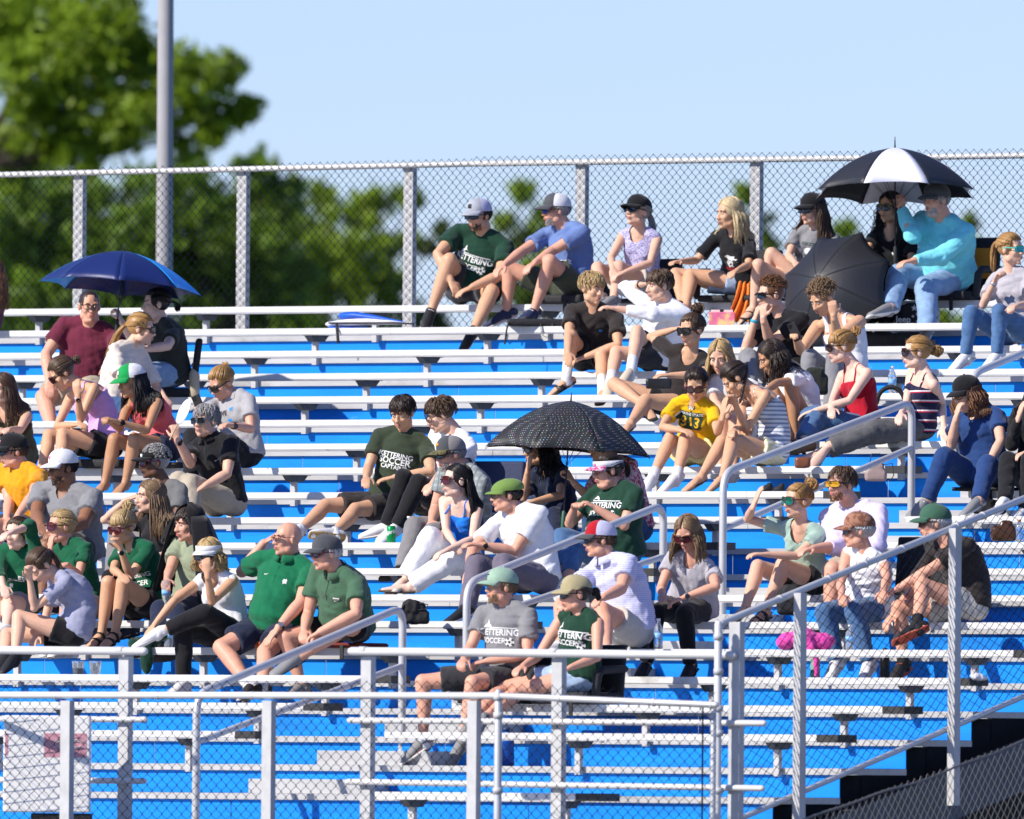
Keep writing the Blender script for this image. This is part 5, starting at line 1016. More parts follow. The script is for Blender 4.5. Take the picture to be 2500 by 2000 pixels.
person('girl in lavender grey shirt with head bowed on her fist', 'B', 14, 450, (262, 890), 62, -48, nk=(375, 945), ta=72, sex='f', h=.97, skin='fair', L=((215, 1165), (180, 915)), R=((290, 1230), (215, 1375)), kl=(120, 1215), kr=(45, 1330), al=(95, 1480), ar=(25, 1510), tl=(10, 1545), tr=(-40, 1560), top=('tee', HEATH, {'ease': .024}), bottom=('shorts', BLACK, .38), shoe=SPORT(SH_K, SOLE_K), sock=(SOXK, .2), hair=('pony', 'brown', {'tie': (180, 88), 'tl': .34, 'dir': Vector((.14, 0, 0))}), curlL=1.2, slouch=.11)
person('figure in olive shirt draped in a black hooded jacket', 'C', 13, 500, (475, 420), 58, -6, nk=(535, 545), ta=46, skin='ruddy', R=((345, 745), (312, 845)), L=((560, 900), (430, 900)), kr=(270, 1040), kl=(400, 1050), ar=(250, 1300), al=(390, 1330), top=('tee', fb('pale_olive', (.26, .30, .20))), bottom=('pants', NAVY), shoe=SPORT(SH_K, SOLE_K), hair=('short', 'dark'), hat=('hood', BLACK, BLACK), curlR=.9)
person('woman in white sleeveless top and white visor, hand on mouth', 'C', 14, 760, (622, 645), 26, -4, nk=(655, 775), ta=35, sex='f', skin='tan', R=((375, 970), (185, 1200)), L=((645, 980), (605, 720)), kl=(595, 1060), kr=(435, 1190), al=(275, 1195), ar=(440, 1590), tl=(75, 1290), top=('less', WHITE, {'neck': (.11, .07)}), bottom=('pants', BLACK, .86, .008), shoe=SPORT(SH_W, SOLE_W), hair=('bob', 'blonde', {'len': .13, 'wave': .02, 'open': 52, 'bangs': 1}), hat=('visor', CW, CW), glasses=('black', 'black', 'big'), curlL=.9, fL=(600, 660), slouch=.07)
person('bald man in green polo shading his eyes with one hand', 'C', 14, 1140, (1195, 528), 60, 3, nk=(1200, 650), ta=32, pad=.05, w=1.24, h=1.03, skin='ruddy', R=((865, 760), (1070, 490)), L=((1290, 985), (1080, 1225)), kr=(715, 1310), kl=(1035, 1345), ar=(925, 1600), al=(1010, 1610), tr=(840, 1660), top=('polo', KELLY2), bottom=('shorts', NAVY, .74), shoe=SPORT(SH_K, SOLE_W), sock=(SOX, .2), hair=('bald', 'silver'), glasses=('clear', 'wine', 'clear'), prints=[('@tick', .045, .74, -.08, PW), ('@blob', .04, .70, .085, PW, .8)], belly=.09, curlR=.1, nR=(0, .3, -1), sR=(1, -1), fR=(1150, 470), curlL=.25, watch=[('L', WB, WS)])
person('smiling man in sage polo and dark grey cap by the handrail', 'C', 14, 1640, (1478, 632), 62, -2, nk=(1550, 745), ta=45, pad=.04, w=1.2, skin='ruddy', R=((1335, 1115), (1310, 1225)), L=((1695, 1065), (1340, 1245)), kl=(1625, 1150), kr=(1180, 1240), al=(1275, 1385), ar=(1300, 1600), tl=(1110, 1470), top=('polo', POLO2), bottom=('shorts', BLACK, .6), shoe=SPORT(SH_GR, SOLE_K), hair=('short', 'silver'), hat=('cap', CGY, CGY), glasses=('wine', 'wine', 'shade'), prints=[('@tick', .045, .66, .09, PW), ('@bar', .012, .70, .09, PW, 4.)], belly=.05, curlL=.8, curlR=.8)
# ------------------------------------------------------------------ centre
person('dark haired youth in olive lettered shirt stretching bare legs', 'D', 9, 745, (840, 265), 26, -20, nk=(862, 400), ta=20, skin='tan', R=((592, 665), (575, 755)), L=((1045, 690), (700, 745)), kr=(285, 935), kl=(500, 965), ar=(95, 1115), al=(345, 1135), tr=(0, 1140), tl=(165, 1115), top=('tee', OLIVE), bottom=('shorts', BROWNT, .72), shoe=SPORT(SH_W, SOLE_T), sock=(SOX, .08), hair=('mess', 'dark', {'fringe': 1}), prints=[('KETTERING', .05, .66, 0, PW), ('SOCCER', .065, .58, 0, PW), ('CAPTAINS', .045, .50, 0, PW)], curlL=.5, curlR=.5)
person('youth in white shirt and glasses bending over in black trousers', 'D', 9, 1050, (1115, 280), 75, -20, nk=(1235, 385), ta=48, skin='fair', L=((1150, 680), (1035, 800)), R=((1080, 760), (1010, 890)), kl=(960, 770), kr=(850, 735), ar=(725, 1090), al=(800, 1090), tr=(520, 1120), tl=(680, 1160), top=('tee', WHITE), bottom=('pants', BLACK, .97, .008), shoe=SPORT(SH_W, SOLE_W), hair=('mess', 'brown', {'fringe': 1, 'vol': .036}), glasses=('clear', 'black', 'clear'), slouch=.08)
person('man in plaid shirt, camouflage cap and wraparound sunglasses', 'D', 10, 1300, (1190, 565), 64, -6, nk=(1290, 650), ta=50, w=1.18, skin='ruddy', R=((1080, 960), (1045, 1075)), kr=(930, 1090), kl=(1060, 1140), ar=(840, 1400), al=(960, 1430), top=('polo', PLAID), bottom=('pants', fb('warm_grey', (.21, .20, .20))), shoe=SPORT(SH_K, SOLE_K), hair=('short', 'grey'), hat=('cap', CGY, speckle('camo_brim', (.16, .14, .06), (.05, .05, .03), 60), {'back': C_('cap_mesh_grey', (.25, .23, .22)), 'badge': (PO, 13, 5)}), glasses=('black', 'black', 'sport'), beard='grey', curlR=.8)
person('young woman in blue camisole and white trousers, long black hair', 'D', 11, 1275, (1232, 760), 64, 3, nk=(1262, 885), ta=36, sex='f', skin='pale', R=((1160, 1125), (1235, 1235)), L=((1350, 1180), (1115, 1280)), kr=(1040, 1165), kl=(1220, 1310), ar=(870, 1460), al=(900, 1520), tr=(740, 1540), tl=(690, 1505), top=('cami', CAMI), bottom=('pants', WHITE, .96, .022), shoe=('flip', mat('strap_silver', (.5, .45, .4), .4), SOLE_B), hair=('long', 'black', {'len': .36, 'open': 104}), glasses=('wine', 'brown', 'big'), curlL=.5, slouch=.05)
person('man in white shirt and green flat cap with tattooed forearm', 'E', 12, 620, (435, 500), 76, 0, nk=(495, 600), ta=36, w=1.14, skin='ruddy', R=((205, 875), (168, 1060)), L=((480, 890), (200, 830)), kr=(230, 965), kl=(410, 965), ar=(165, 1280), al=(420, 1260), tr=(25, 1330), tl=(330, 1330), top=('tee', WHITE), bottom=('pants', PURG, .97, .012), shoe=SPORT(SH_K, SOLE_W), hair=('short', 'dark'), hat=('flat', C_('moss_green', (.16, .26, .06)), C_('moss_green', (.16, .26, .06))), glasses=('clear', 'grey', 'clear'), watch=[('L', WT, WF)], curlR=.3, slouch=.07)
person('woman in navy polo under the dotted umbrella, chin on fist', 'E', 10, 765, (652, 185), 66, -4, nk=(705, 305), ta=45, sex='f', skin='tan', R=((552, 515), (592, 260)), L=((800, 500), (565, 555)), kr=(650, 610), kl=(760, 640), ar=(640, 860), al=(770, 880), top=('polo', NAVY), bottom=('pants', NAVY), shoe=SPORT(SH_K, SOLE_W), hair=('long', 'black', {'len': .26, 'wave': .02, 'open': 66}), glasses=('black', 'black', 'round'), curlR=1.3, fR=(600, 220), slouch=.08)
person('person in pink floral top gripping the dotted umbrella shaft', 'E', 10, 1285, (1095, 168), 70, -2, nk=(1175, 262), ta=50, sex='f', w=1.1, skin='tan', R=((985, 505), (855, 375)), kr=(1020, 620), kl=(1150, 640), top=('tee', PINKP, {'sl': .7}), bottom=('pants', DDENIM), shoe=SPORT(SH_W, SOLE_W), hair=('bob', 'blonde', {'len': .02, 'open': 66}), glasses=('black', 'black', 'sport'), curlR=1.3, fR=(845, 330))
person('heavyset woman in dark green soccer shirt and white visor', 'E', 11, 1175, (1122, 335), 66, -4, nk=(1180, 425), ta=40, sex='f', w=1.48, skin='ruddy', R=((865, 690), (905, 560)), L=((1235, 705), (985, 550)), kr=(810, 790), kl=(900, 850), ar=(790, 1060), al=(850, 1090), top=('tee', KG, {'ease': .018}), bottom=('pants', DENIM, .75, .006), shoe=SPORT(SH_W, SOLE_W), hair=('pony', 'dark', {'tie': (180, 75), 'tl': .12}), hat=('visor', CW, speckle('pink_check', (.55, .05, .2), (.8, .5, .6), 60), {'badge': (PPK,)}), glasses=('clear', 'grey', 'clear'), prints=kett(PW, .0, .66, .95), belly=.10, curlR=1., curlL=1.)
person('man in lavender striped polo and red white trucker cap', 'E', 14, 1270, (1070, 805), 76, 0, nk=(1120, 930), ta=50, w=1.2, skin='ruddy', R=((880, 1140), (810, 1230)), L=((1215, 1135), (1060, 1210)), kl=(1085, 1275), kr=(810, 1250), al=(1120, 1545), ar=(800, 1520), top=('polo', FSTR), bottom=('shorts', STONE, .62), shoe=SPORT(SH_W, SOLE_W), hair=('short', 'brown'), hat=('cap', C_('red', (.42, .01, .02)), CGY, {'back': CMESH, 'badge': (PGR, 12, 7)}), glasses=('black', 'black', 'sport'), slouch=.07, belly=.03)
person('tanned man in grey soccer shirt and mint cap on front bench', 'E', 16, 420, (400, 1125), 66, 4, nk=(440, 1245), ta=34, pad=.09, skin='ruddy', R=((195, 1530), (130, 1640)), L=((575, 1580), (165, 1650)), kr=(-140, 1765), kl=(205, 1770), ar=(-130, 2170), al=(140, 2175), tr=(-335, 2300), tl=(40, 2310), top=('tee', GREY), bottom=('shorts', CHAR, .74), shoe=SPORT(SH_GR, SOLE_W), sock=(SOX, .06), hair=('short', 'light'), hat=('cap', C_('mint', (.30, .44, .33)), C_('mint', (.30, .44, .33)), {'badge': (PG, 6, 2)}), beard='light', prints=kett(PW, .0, .58), curlL=1.1, curlR=1.1)
person('woman in dark green sleeveless soccer top and khaki cap', 'E', 16, 900, (905, 1175), 70, -2, nk=(940, 1290), ta=40, pad=.09, sex='f', w=1.15, skin='ruddy', R=((655, 1590), (515, 1680)), L=((1050, 1600), (815, 1690)), kr=(400, 1815), kl=(530, 1825), ar=(220, 2010), al=(290, 2010), tr=(150, 2100), tl=(220, 2100), top=('less', KG, {'s1': .97}), bottom=('shorts', PALEDEN, .45), shoe=SPORT(SH_GR, SOLE_W), hair=('low', 'dark', {'tl': .06, 'knot': 1, 'br': .03}), hat=('cap', C_('khaki', (.40, .34, .19)), C_('khaki', (.40, .34, .19)), {'badge': (PGR, 5, 3)}), glasses=('black', 'black', 'shade'), prints=kett(PW, .0, .60), curlL=.4, curlR=.4)
# ------------------------------------------------------------------ right block
person('woman with straight fair hair in grey shirt looking down', 'J', 13, 405, (385, 435), 24, -28, nk=(415, 560), ta=26, sex='f', w=1.15, skin='ruddy', R=((245, 725), (250, 775)), L=((535, 715), (320, 790)), kr=(225, 850), kl=(365, 865), ar=(165, 1130), al=(400, 1140), tr=(120, 1190), tl=(350, 1195), top=('tee', SILV, {'sl': .5, 'neck': (.07, .05)}), bottom=('pants', BLACK, .95, .002), shoe=SPORT(SH_K, SOLE_K), hair=('long', 'light', {'len': .22, 'open': 52}), glasses=('wine', 'tortoise', 'big'), curlR=.2, watch=[('L', WS, WF)])
person('curly haired woman in mint shirt lifting her open hand', 'J', 12, 1010, (965, 268), 56, 0, nk=(985, 385), ta=30, sex='f', skin='fair', R=((700, 360), (745, 265)), L=((955, 555), (745, 545)), kr=(755, 610), kl=(885, 600), ar=(690, 825), al=(795, 850), tr=(615, 875), tl=(710, 890), top=('tee', MINT, {'sl': .5, 'neck': (.13, .07)}), bottom=('shorts', BLACK, .4), shoe=('sandal', STRAP_K, SOLE_B), hair=('bun', 'gold', {'tie': (180, 45), 'br': .045, 'bangs': 0}), glasses=('green', 'wine', 'big'), curlR=.25, fR=(760, 215), sR=(1, -1))
person('man in lavender dress shirt and fiery mirrored sunglasses', 'J', 12, 1290, (1195, 180), 46, 0, nk=(1255, 290), ta=30, w=1.15, h=1.05, skin='ruddy', R=((1175, 505), (1005, 522)), kr=(1150, 625), kl=(1290, 640), top=('long', PALELAV, {'cuff': .3}), bottom=('shorts', KHAKI, .8), shoe=SPORT(SH_K, SOLE_K), hair=('side', 'brown', {'vol': .02}), glasses=('fire', 'black', 'sport'), beard='auburn')
person('older woman in white sleeveless blouse and brown patterned cap', 'J', 13, 1325, (1285, 425), 82, 0, nk=(1325, 530), ta=35, sex='f', w=1.12, skin='ruddy', R=((1190, 700), (1200, 780)), L=((1435, 670), (1410, 760)), kr=(1105, 855), kl=(1260, 845), ar=(1170, 1110), al=(1340, 1120), tr=(1110, 1180), tl=(1290, 1185), top=('less', WHITE, {'wr': .008, 'ease': .03}), bottom=('pants', DENIM, .96, .008), shoe=SPORT(SH_W, SOLE_W), hair=('short', 'silver'), hat=('cap', CAMO, CAMO), glasses=('black', 'grey', 'shade'))
person('older man in black shirt and green cap with crossed ankle', 'J', 13, 1855, (1685, 385), 82, 0, nk=(1755, 475), ta=52, skin='ruddy', L=((1680, 615), (1435, 760)), R=((1560, 750), (1440, 900)), kl=(1620, 705), kr=(1495, 825), al=(1590, 930), ar=(1520, 1130), tl=(1455, 985), tr=(1450, 1180), top=('tee', BROWNT, {'ease': .022, 'sl': .8}), bottom=('shorts', STONE, .5), shoe=SPORT(SH_K, SOLE_R), sock=(SOXK, .24), hair=('short', 'silver'), hat=('cap', C_('forest', (.045, .12, .075)), C_('forest', (.045, .12, .075))), glasses=('wine', 'black', 'shade'), slouch=.08)
person('dark haired figure in maroon just inside the left edge', 'A', 1, -110, (-82, 275), 90, 0, nk=(-100, 405), ta=80, sex='f', skin='tan', top=('tee', MAROON), bottom=('pants', BLACK), shoe=SPORT(SH_K, SOLE_K), hair=('long', 'auburn', {'len': .3}))
# ------------------------------------------------------------------ umbrellas
def umbrella(label, apex, axis, R, h, mats, shaft, handle_m, ribs=8, rot=0., tip=.06, hl=.12):
    apex = Vector(apex); ax = Vector(axis).normalized(); e1 = (RH-ax*RH.dot(ax)).normalized(); e2 = ax.cross(e1)
    t = empty('umbrella', apex, label, 'umbrella', 'umbrellas among the spectators'); dk = mat('umbrella_metal', (.03, .03, .033), .35, .5)
    def S(a, v, sag=0):
        r = R*v; dp = h*(.25*v+.75*v**2.2); return e1*(math.cos(a)*r)+e2*(math.sin(a)*r)-ax*dp
    for k in range(ribs):
        a0 = rot+k*2*math.pi/ribs; a1 = a0+2*math.pi/ribs
        def fn(u, v):
            v2 = .015+.985*v; p = S(a0, v2).lerp(S(a1, v2), u); bow = 4*u*(1-u)                # taut cloth between two ribs
            q = S(a0+(a1-a0)*u, v2); p = p.lerp(q, .35*(1-v)+.1); c = p.lerp(Vector()-ax*(h*.3), .075*bow*v**3); return c+ax*(.0015*math.sin(u*23+k)*v)
        MB().grid(fn, 8, 10, .0012).obj('panel', mats[k % len(mats)], t, smooth=True)
        MB().tube([S(a0, v)-ax*.004 for v in np.linspace(.02, 1.01, 9)], .0022, n=5).obj('rib', dk, t, smooth=True)
        m = S(a0, .52)-ax*.004; MB().tube([-ax*(h+.10), m], .0018, n=5).obj('stretcher', dk, t, smooth=True)
    MB().tube([ax*tip, ax*.0], [.003, .007], n=8).obj('ferrule', dk, t, smooth=True)
    if shaft:
        MB().tube([Vector((0, 0, 0)), -ax*shaft], .0058, n=8).obj('shaft', dk, t, smooth=True)
        MB().tube([-ax*(shaft-hl), -ax*shaft], [.014, .016], n=10).obj('handle', handle_m, t, smooth=True)
    return t
U_NAVY = mat('umbrella_navy', (.010, .022, .12), .45, bump=.15, bscale=9); U_BLUE = mat('umbrella_azure', (.012, .34, .92), .45, bump=.15, bscale=9); U_BLK = mat('umbrella_black', (.018, .019, .023), .5, bump=.25, bscale=14); U_WHT = mat('umbrella_white', (.72, .72, .80), .5, bump=.15, bscale=9)
M_RUB = mat('rubber_black', (.02, .02, .02), .7); M_GRN = mat('handle_green', (.05, .14, .09), .5)
hk = PEOPLE['dark haired woman in dark green top holding the blue umbrella']; d = dep(hk['J']['R'][2])
def axis_of(p0, p1, d, lean=0.): return pt(*p0, d)-pt(*p1, d)+WH*lean
ax = axis_of((302.6, 612), (284, 814), d, .06); a_ = pt(302.6, 613, d)
umbrella('navy umbrella with azure panels over the man in maroon', a_, ax, .625, .29, [U_NAVY, U_NAVY, U_NAVY, U_BLUE, U_NAVY, U_NAVY, U_NAVY, U_BLUE], .66, M_RUB, rot=0)
dots = mat('umbrella_dotted', (.02, .021, .023), .55, bump=.1); n = dots.node_tree; L_ = n.links; tc = n.nodes.new('ShaderNodeTexCoord'); v = n.nodes.new('ShaderNodeTexVoronoi'); v.inputs['Scale'].default_value = 58; v.inputs['Randomness'].default_value = 0
L_.new(tc.outputs['Object'], v.inputs['Vector']); g_ = n.nodes.new('ShaderNodeMath'); g_.operation = 'LESS_THAN'; g_.inputs[1].default_value = .21; L_.new(v.outputs['Distance'], g_.inputs[0]); x = n.nodes.new('ShaderNodeMix'); x.data_type = 'RGBA'; x.inputs[6].default_value = (.022, .023, .024, 1)
hs = n.nodes.new('ShaderNodeMix'); hs.data_type = 'RGBA'; hs.inputs[0].default_value = .55; L_.new(v.outputs['Color'], hs.inputs[6]); hs.inputs[7].default_value = (.45, .46, .45, 1); L_.new(hs.outputs[2], x.inputs[7]); L_.new(g_.outputs[0], x.inputs[0]); L_.new(x.outputs[2], n.nodes['Principled BSDF'].inputs['Base Color'])
hk = PEOPLE['person in pink floral top gripping the dotted umbrella shaft']; d = dep(hk['J']['R'][2])
umbrella('black umbrella with tiny coloured dots', pt(1394, 979, d), axis_of((1394, 979), (1374, 1289), d, .02), .64, .37, [dots], .93, M_GRN, rot=math.radians(22))
hk = PEOPLE['man in aqua long sleeved shirt holding the black and white umbrella']; d = dep(hk['J']['R'][2])
umbrella('black and white golf umbrella held by the man in aqua', pt(2185, 361, d), axis_of((2185, 361), (2185, 640), d, .11), .655, .36, [U_BLK, U_WHT], .90, M_RUB, rot=math.radians(-68), tip=.085)
d = dep(Vector((xcol(2060, -.55, 4.5).x, -.55, 4.5)))
umbrella('open black umbrella lying on its side behind the two youths', pt(1995, 682, d-.25), -RH*.165+UP*.10-WH*.25, .51, .28, [U_BLK], .0, M_RUB, rot=.3)
# folded one on the second bench
t = empty('folded_umbrella', atY(900, 795, yb(1)+.1), 'folded blue and white umbrella lying on an upper bench', 'umbrella'); b0_ = Vector(t.location)
def q_(px, py, dy=0.): return atY(px, py, yb(1)+.1+dy)-b0_
for nm, pts, rr, m in (('blue_fold', [(838, 772), (870, 770), (910, 775), (975, 786), (998, 790)], [(.03, .055), (.028, .06), (.022, .05), (.012, .02), (.005, .006)], mat('umbrella_royal', (.01, .10, .55), .45, bump=.3)), ('white_fold', [(805, 792), (850, 788), (905, 785), (960, 787), (1000, 790)], [(.020, .06), (.030, .075), (.030, .07), (.018, .04), (.006, .008)], U_WHT), ('blue_hem', [(812, 799), (840, 801), (900, 799)], [(.012, .06), (.02, .06), (.006, .03)], mat('umbrella_royal', ())) ):
    MB().tube([q_(*p) for p in pts], rr, side=UP, n=12).obj(nm, m, t, smooth=True)
MB().tube([q_(803, 789, -.08), q_(880, 789, -.085), q_(960, 788, -.055), q_(1010, 791, -.02)], [.007, .009, .009, .006], n=8).obj('shaft', mat('umbrella_metal', ()), t, smooth=True)
MB().tube([q_(822, 790, -.085), q_(823, 806, -.125), q_(826, 838, -.13)], [(.012, .003)]*3, side=RH, n=6).obj('strap', M_RUB, t, smooth=True)
# ------------------------------------------------------------------ stadium seats and cushions
M_SEATK = mat('seat_cloth_black', (.016, .016, .018), .75, bump=.4, bscale=40); M_SEATN = mat('seat_cloth_navy', (.015, .025, .07), .7, bump=.3); M_SEATG = mat('seat_cloth_grey', (.20, .19, .19), .8, bump=.3, bscale=60); M_SEATO = mat('seat_cloth_orange', (.62, .22, .015), .75, bump=.3); M_SEATR = mat('cushion_orange', (.55, .10, .01), .8, bump=.4)
def rbox(c, dims, X, Y, Z, r=.02):
    bm = bmesh.new(); bmesh.ops.create_cube(bm, size=1)
    for v_ in bm.verts: v_.co = Vector((v_.co.x*dims[0], v_.co.y*dims[1], v_.co.z*dims[2]))
    bmesh.ops.bevel(bm, geom=bm.edges[:], offset=r, segments=3, affect='EDGES', profile=.6)
    M = Matrix((X, Y, Z)).transposed(); V = [tuple(Vector(c)+M @ v_.co) for v_ in bm.verts]; F = [tuple(v_.index for v_ in f.verts) for f in bm.faces]; bm.free(); return V, F
def seat(label, n, px, m=M_SEATK, w_=.44, back=.42, arms=False, h_=.07, face=33, panel=None, lean=.12, cushion=True, name='stadium_seat'):
    f = vdir(face); f.z = 0; f.normalize(); l = UP.cross(f); p = xcol(px, yb(n)+.12, zb(n)); base = Vector((p.x, yb(n)+.12, zb(n)))
    t = empty(name, base, label, 'stadium seat' if back else 'cushion', 'stadium seats and cushions on the benches')
    if cushion: MB().add(*rbox(UP*(h_/2+.002), (w_, .40, h_), l, f, UP, .024)).obj('cushion', m, t, smooth=True)
    if back:
        z_ = (UP-f*lean).normalized(); y_ = (f+UP*lean).normalized(); MB().add(*rbox(-f*.21+z_*(back/2+.02), (w_, .05, back), l, y_, z_, .022)).obj('backrest', m, t, smooth=True)
        if panel: MB().add(*rbox(-f*.178+z_*(back*.62), (w_*.8, .012, back*.5), l, y_, z_, .005)).obj('back_panel', panel, t, smooth=True)
    if arms:
        for s in (-1, 1): MB().tube([l*(s*w_*.54)+f*.17+UP*.05, l*(s*w_*.55)+f*.15+UP*.20, l*(s*w_*.55)+f*.09+UP*.24, l*(s*w_*.55)-f*.20+UP*.25], [.028, .031, .031, .027], n=10).obj('armrest', m, t, smooth=True)
    MB().add(*rbox(l*(w_*.2)+f*.215-UP*.03, (.03, .012, .10), l, f, UP, .003)).obj('strap', M_RUB, t)
    return t
seat('black stadium seat under the woman holding the blue umbrella', 4, 402, back=.44, face=88)
seat('black stadium seat under the man in heather blue', 0, 1392, back=.30, arms=False)
seat('black stadium seat behind the woman in lavender dots', 0, 1565, back=.34, h_=.035)
seat('black stadium seat under the blonde woman in rodeo shirt', 0, 1800, back=.40, w_=.5, arms=True, h_=.055)
seat('black stadium seat behind the woman in grey and black cap', 0, 1995, back=.36, h_=.03)
seat('wide black stadium seat with orange back panel beside the man in aqua', 0, 2322, back=.48, w_=.58, arms=True, panel=M_SEATO, face=30)
seat('black padded seat under the woman in lavender tank top', 7, 268, back=0, h_=.068, name='seat_cushion')
seat('thin black cushion under the woman in coral tank top', 7, 405, back=0, h_=.045, name='seat_cushion')
seat('bright orange cushion under the bald man in green polo', 14, 690, m=M_SEATR, back=0, h_=.045, w_=.42, name='seat_cushion')
seat('dark red cushion under the smiling man in sage polo', 14, 850, m=mat('cushion_dark_red', (.16, .02, .012), .8, bump=.4), back=0, h_=.035, name='seat_cushion')
seat('navy folding seat back behind the plaid shirt', 9, 1180, m=M_SEATN, back=.40, h_=.03, face=25)
seat('rounded grey seat back behind the two women in green', 12, 262, m=M_SEATG, back=.52, h_=.03, face=40)
seat('black stadium seat with arms under the man in grey soccer shirt', 16, 1225, back=.32, arms=True, w_=.5, h_=.085)
seat('black stadium seat with arms under the woman in soccer tank', 16, 1405, back=.40, arms=True, w_=.5, h_=.085)
seat('black seat back behind the older woman in white', 12, 2215, back=.40, h_=.05, w_=.46)
seat('black seat back behind the woman in navy scrubs', 8, 2420, back=0, h_=.02, name='seat_cushion')
# folded black seat with olive straps on the second bench
t = empty('folding_chair', atY(1320, 790, yb(1)+.12), 'folded black seat with olive straps on an upper bench', 'stadium seat'); t.location.z = zb(1)
MB().add(*rbox(UP*.032, (.52, .30, .055), RH, -WH, UP, .02)).obj('folded_pad', M_SEATK, t, smooth=True)
ol = mat('strap_olive', (.10, .09, .055), .8)
for dx in (-.15, .02): MB().tube([RH*dx-WH*.12+UP*.062, RH*(dx+.03)-WH*.02+UP*.075, RH*(dx+.10)+WH*.1+UP*.062], [(.014, .003)]*3, side=RH, n=6).obj('strap', ol, t)
MB().tube([RH*.0-WH*.155+UP*.02]+[RH*(.045-.045*math.cos(a))-WH*.165-UP*(.085*math.sin(a)) for a in np.linspace(.1, 3.0, 9)]+[RH*.09-WH*.155+UP*.02], [(.010, .003)]*11, side=WH, n=6).obj('carry_loop', ol, t, smooth=True)
MB().tube([-RH*.25-WH*.155+UP*.03, -RH*.265-WH*.17-UP*.03, -RH*.28-WH*.17-UP*.14], [(.007, .003)]*3, side=RH, n=6).obj('hanging_strap', M_RUB, t)
# ------------------------------------------------------------------ bottles, cans, cups
def lathe(prof, n=16):
    b = MB(); V = []; F = []; a = np.arange(n)*2*math.pi/n; m = len(prof)
    for r, z in prof: V += [(r*math.cos(q), r*math.sin(q), z) for q in a]
    for i in range(m-1):
        for j in range(n): F.append((i*n+j, i*n+(j+1) % n, (i+1)*n+(j+1) % n, (i+1)*n+j))
    F.append(tuple(range(n-1, -1, -1))); F.append(tuple((m-1)*n+j for j in range(n))); return b.add(V, F)
M_PET = mat('clear_plastic', (.82, .88, .92), .08, trans=.82, ior=1.2); M_LBL = mat('bottle_label', (.20, .42, .72), .5, var=.5, vscale=40); M_CAPW = mat('bottle_cap_white', (.78, .78, .78), .5)
def bottle(label, px, n, h_=.21, r=.032, tilt=None, at_=None, m=M_PET, cap=M_CAPW, lbl=True, dy=.09):
    p = at_ if at_ is not None else Vector((xcol(px, yb(n)+dy, zb(n)).x, yb(n)+dy, zb(n)))
    t = empty('water_bottle', p, label, 'bottle', 'bottles among the spectators'); k = h_/.21
    lathe([(r*.8, .001), (r, .006), (r*.96, .035*k), (r, .05*k), (r*.93, .09*k), (r, .125*k), (r*.9, .15*k), (r*.42, .185*k), (r*.40, .2*k)]).obj('bottle_body', m, t, smooth=True)
    lathe([(r*.46, .198*k), (r*.46, .215*k)]).obj('cap', cap, t, smooth=True)
    if lbl: lathe([(r*1.02, .07*k), (r*1.02, .115*k)]).obj('wrapper', M_LBL, t, smooth=True)
    if tilt: t.rotation_euler = tilt
    return t
bottle('water bottle on the bench beside the woman in grey shirt', 1607, 14)
bottle('water bottle on the bench beside the pink towel', 2075, 14, h_=.17)
bottle('water bottle behind the red camisole on an upper bench', 2178, 4, h_=.2)
bottle('water bottle standing by the white visor woman', 411, 14, h_=.2)
bottle('water bottle half hidden behind the black trousers', 998, 10, h_=.19, dy=.16)
h_ = PEOPLE['figure in olive shirt draped in a black hooded jacket']['J']['R'][2]
bottle('water bottle dangling from the hand of the hooded figure', 0, 0, h_=.19, at_=h_+UP*.02-WH*.02, tilt=(math.pi+.2, .1, 0))
bottle('black steel flask at the feet of the older man', 2160, 15, h_=.24, r=.036, at_=Vector((xcol(2160, yb(14)+.42, zt(13)).x, yb(14)+.42, zt(13)+.001)), m=mat('flask_black', (.012, .012, .013), .3, .4), cap=mat('flask_lid', (.02, .02, .02), .4), lbl=False, dy=.07)
bottle('pale green tumbler on the footboard under the pink towel', 1990, 15, h_=.22, r=.036, at_=Vector((xcol(1990, yb(14)+.45, zt(13)).x, yb(14)+.45, zt(13)+.001)), m=mat('tumbler_green', (.20, .36, .26), .4), cap=M_CAPW, lbl=False, dy=.07)
bottle('beige tumbler standing beside the umbrella woman', 474, 4, h_=.26, r=.044, m=mat('tumbler_beige', (.45, .38, .26), .45), cap=mat('tumbler_lid', (.16, .15, .14), .4), lbl=False)
bottle('red topped green bottle behind the man in white', 1348, 11, h_=.16, r=.028, m=mat('bottle_green', (.02, .15, .05), .4), cap=mat('cap_red', (.5, .01, .02), .5), lbl=False, dy=.1)
bottle('small clear bottle with orange lid near the right edge', 2488, 10, h_=.16, cap=mat('cap_orange', (.75, .25, .02), .5), lbl=False)
bottle('blue water jug on the walkway behind the low fence', 1235, 16, h_=.26, r=.06, at_=Vector((xcol(1235, yb(16)-.35, zt(16)).x, yb(16)-.35, zt(16))), m=mat('jug_blue', (.01, .10, .45), .2, trans=.4), cap=mat('jug_lid', (.02, .05, .12), .4), lbl=False)
for px, lb, fr_ in ((190, 'tall plastic cup of dark iced drink under the front bench', .09), (232, 'empty clear plastic cup under the front bench', .0)):
    p = Vector((xcol(px, yb(14)-.25, zt(14)).x, yb(14)-.25, zt(14)+.02)); t = empty('plastic_cup', p, lb, 'cup'); t.location.z = atY(px, 1662, yb(14)-.25).z
    lathe([(.030, .0), (.046, .135), (.047, .14)]).obj('cup_wall', M_PET, t, smooth=True)
    if fr_: lathe([(.027, .004), (.037, fr_)]).obj('drink', mat('iced_coffee', (.02, .012, .01), .3), t, smooth=True)
t = empty('drink_can', Vector((xcol(955, yb(10)+.06, zb(10)).x, yb(10)+.06, zb(10))), 'green soda can standing by the white shoe', 'can'); cg = mat('can_green', (.0, .30, .075), .3, .3)
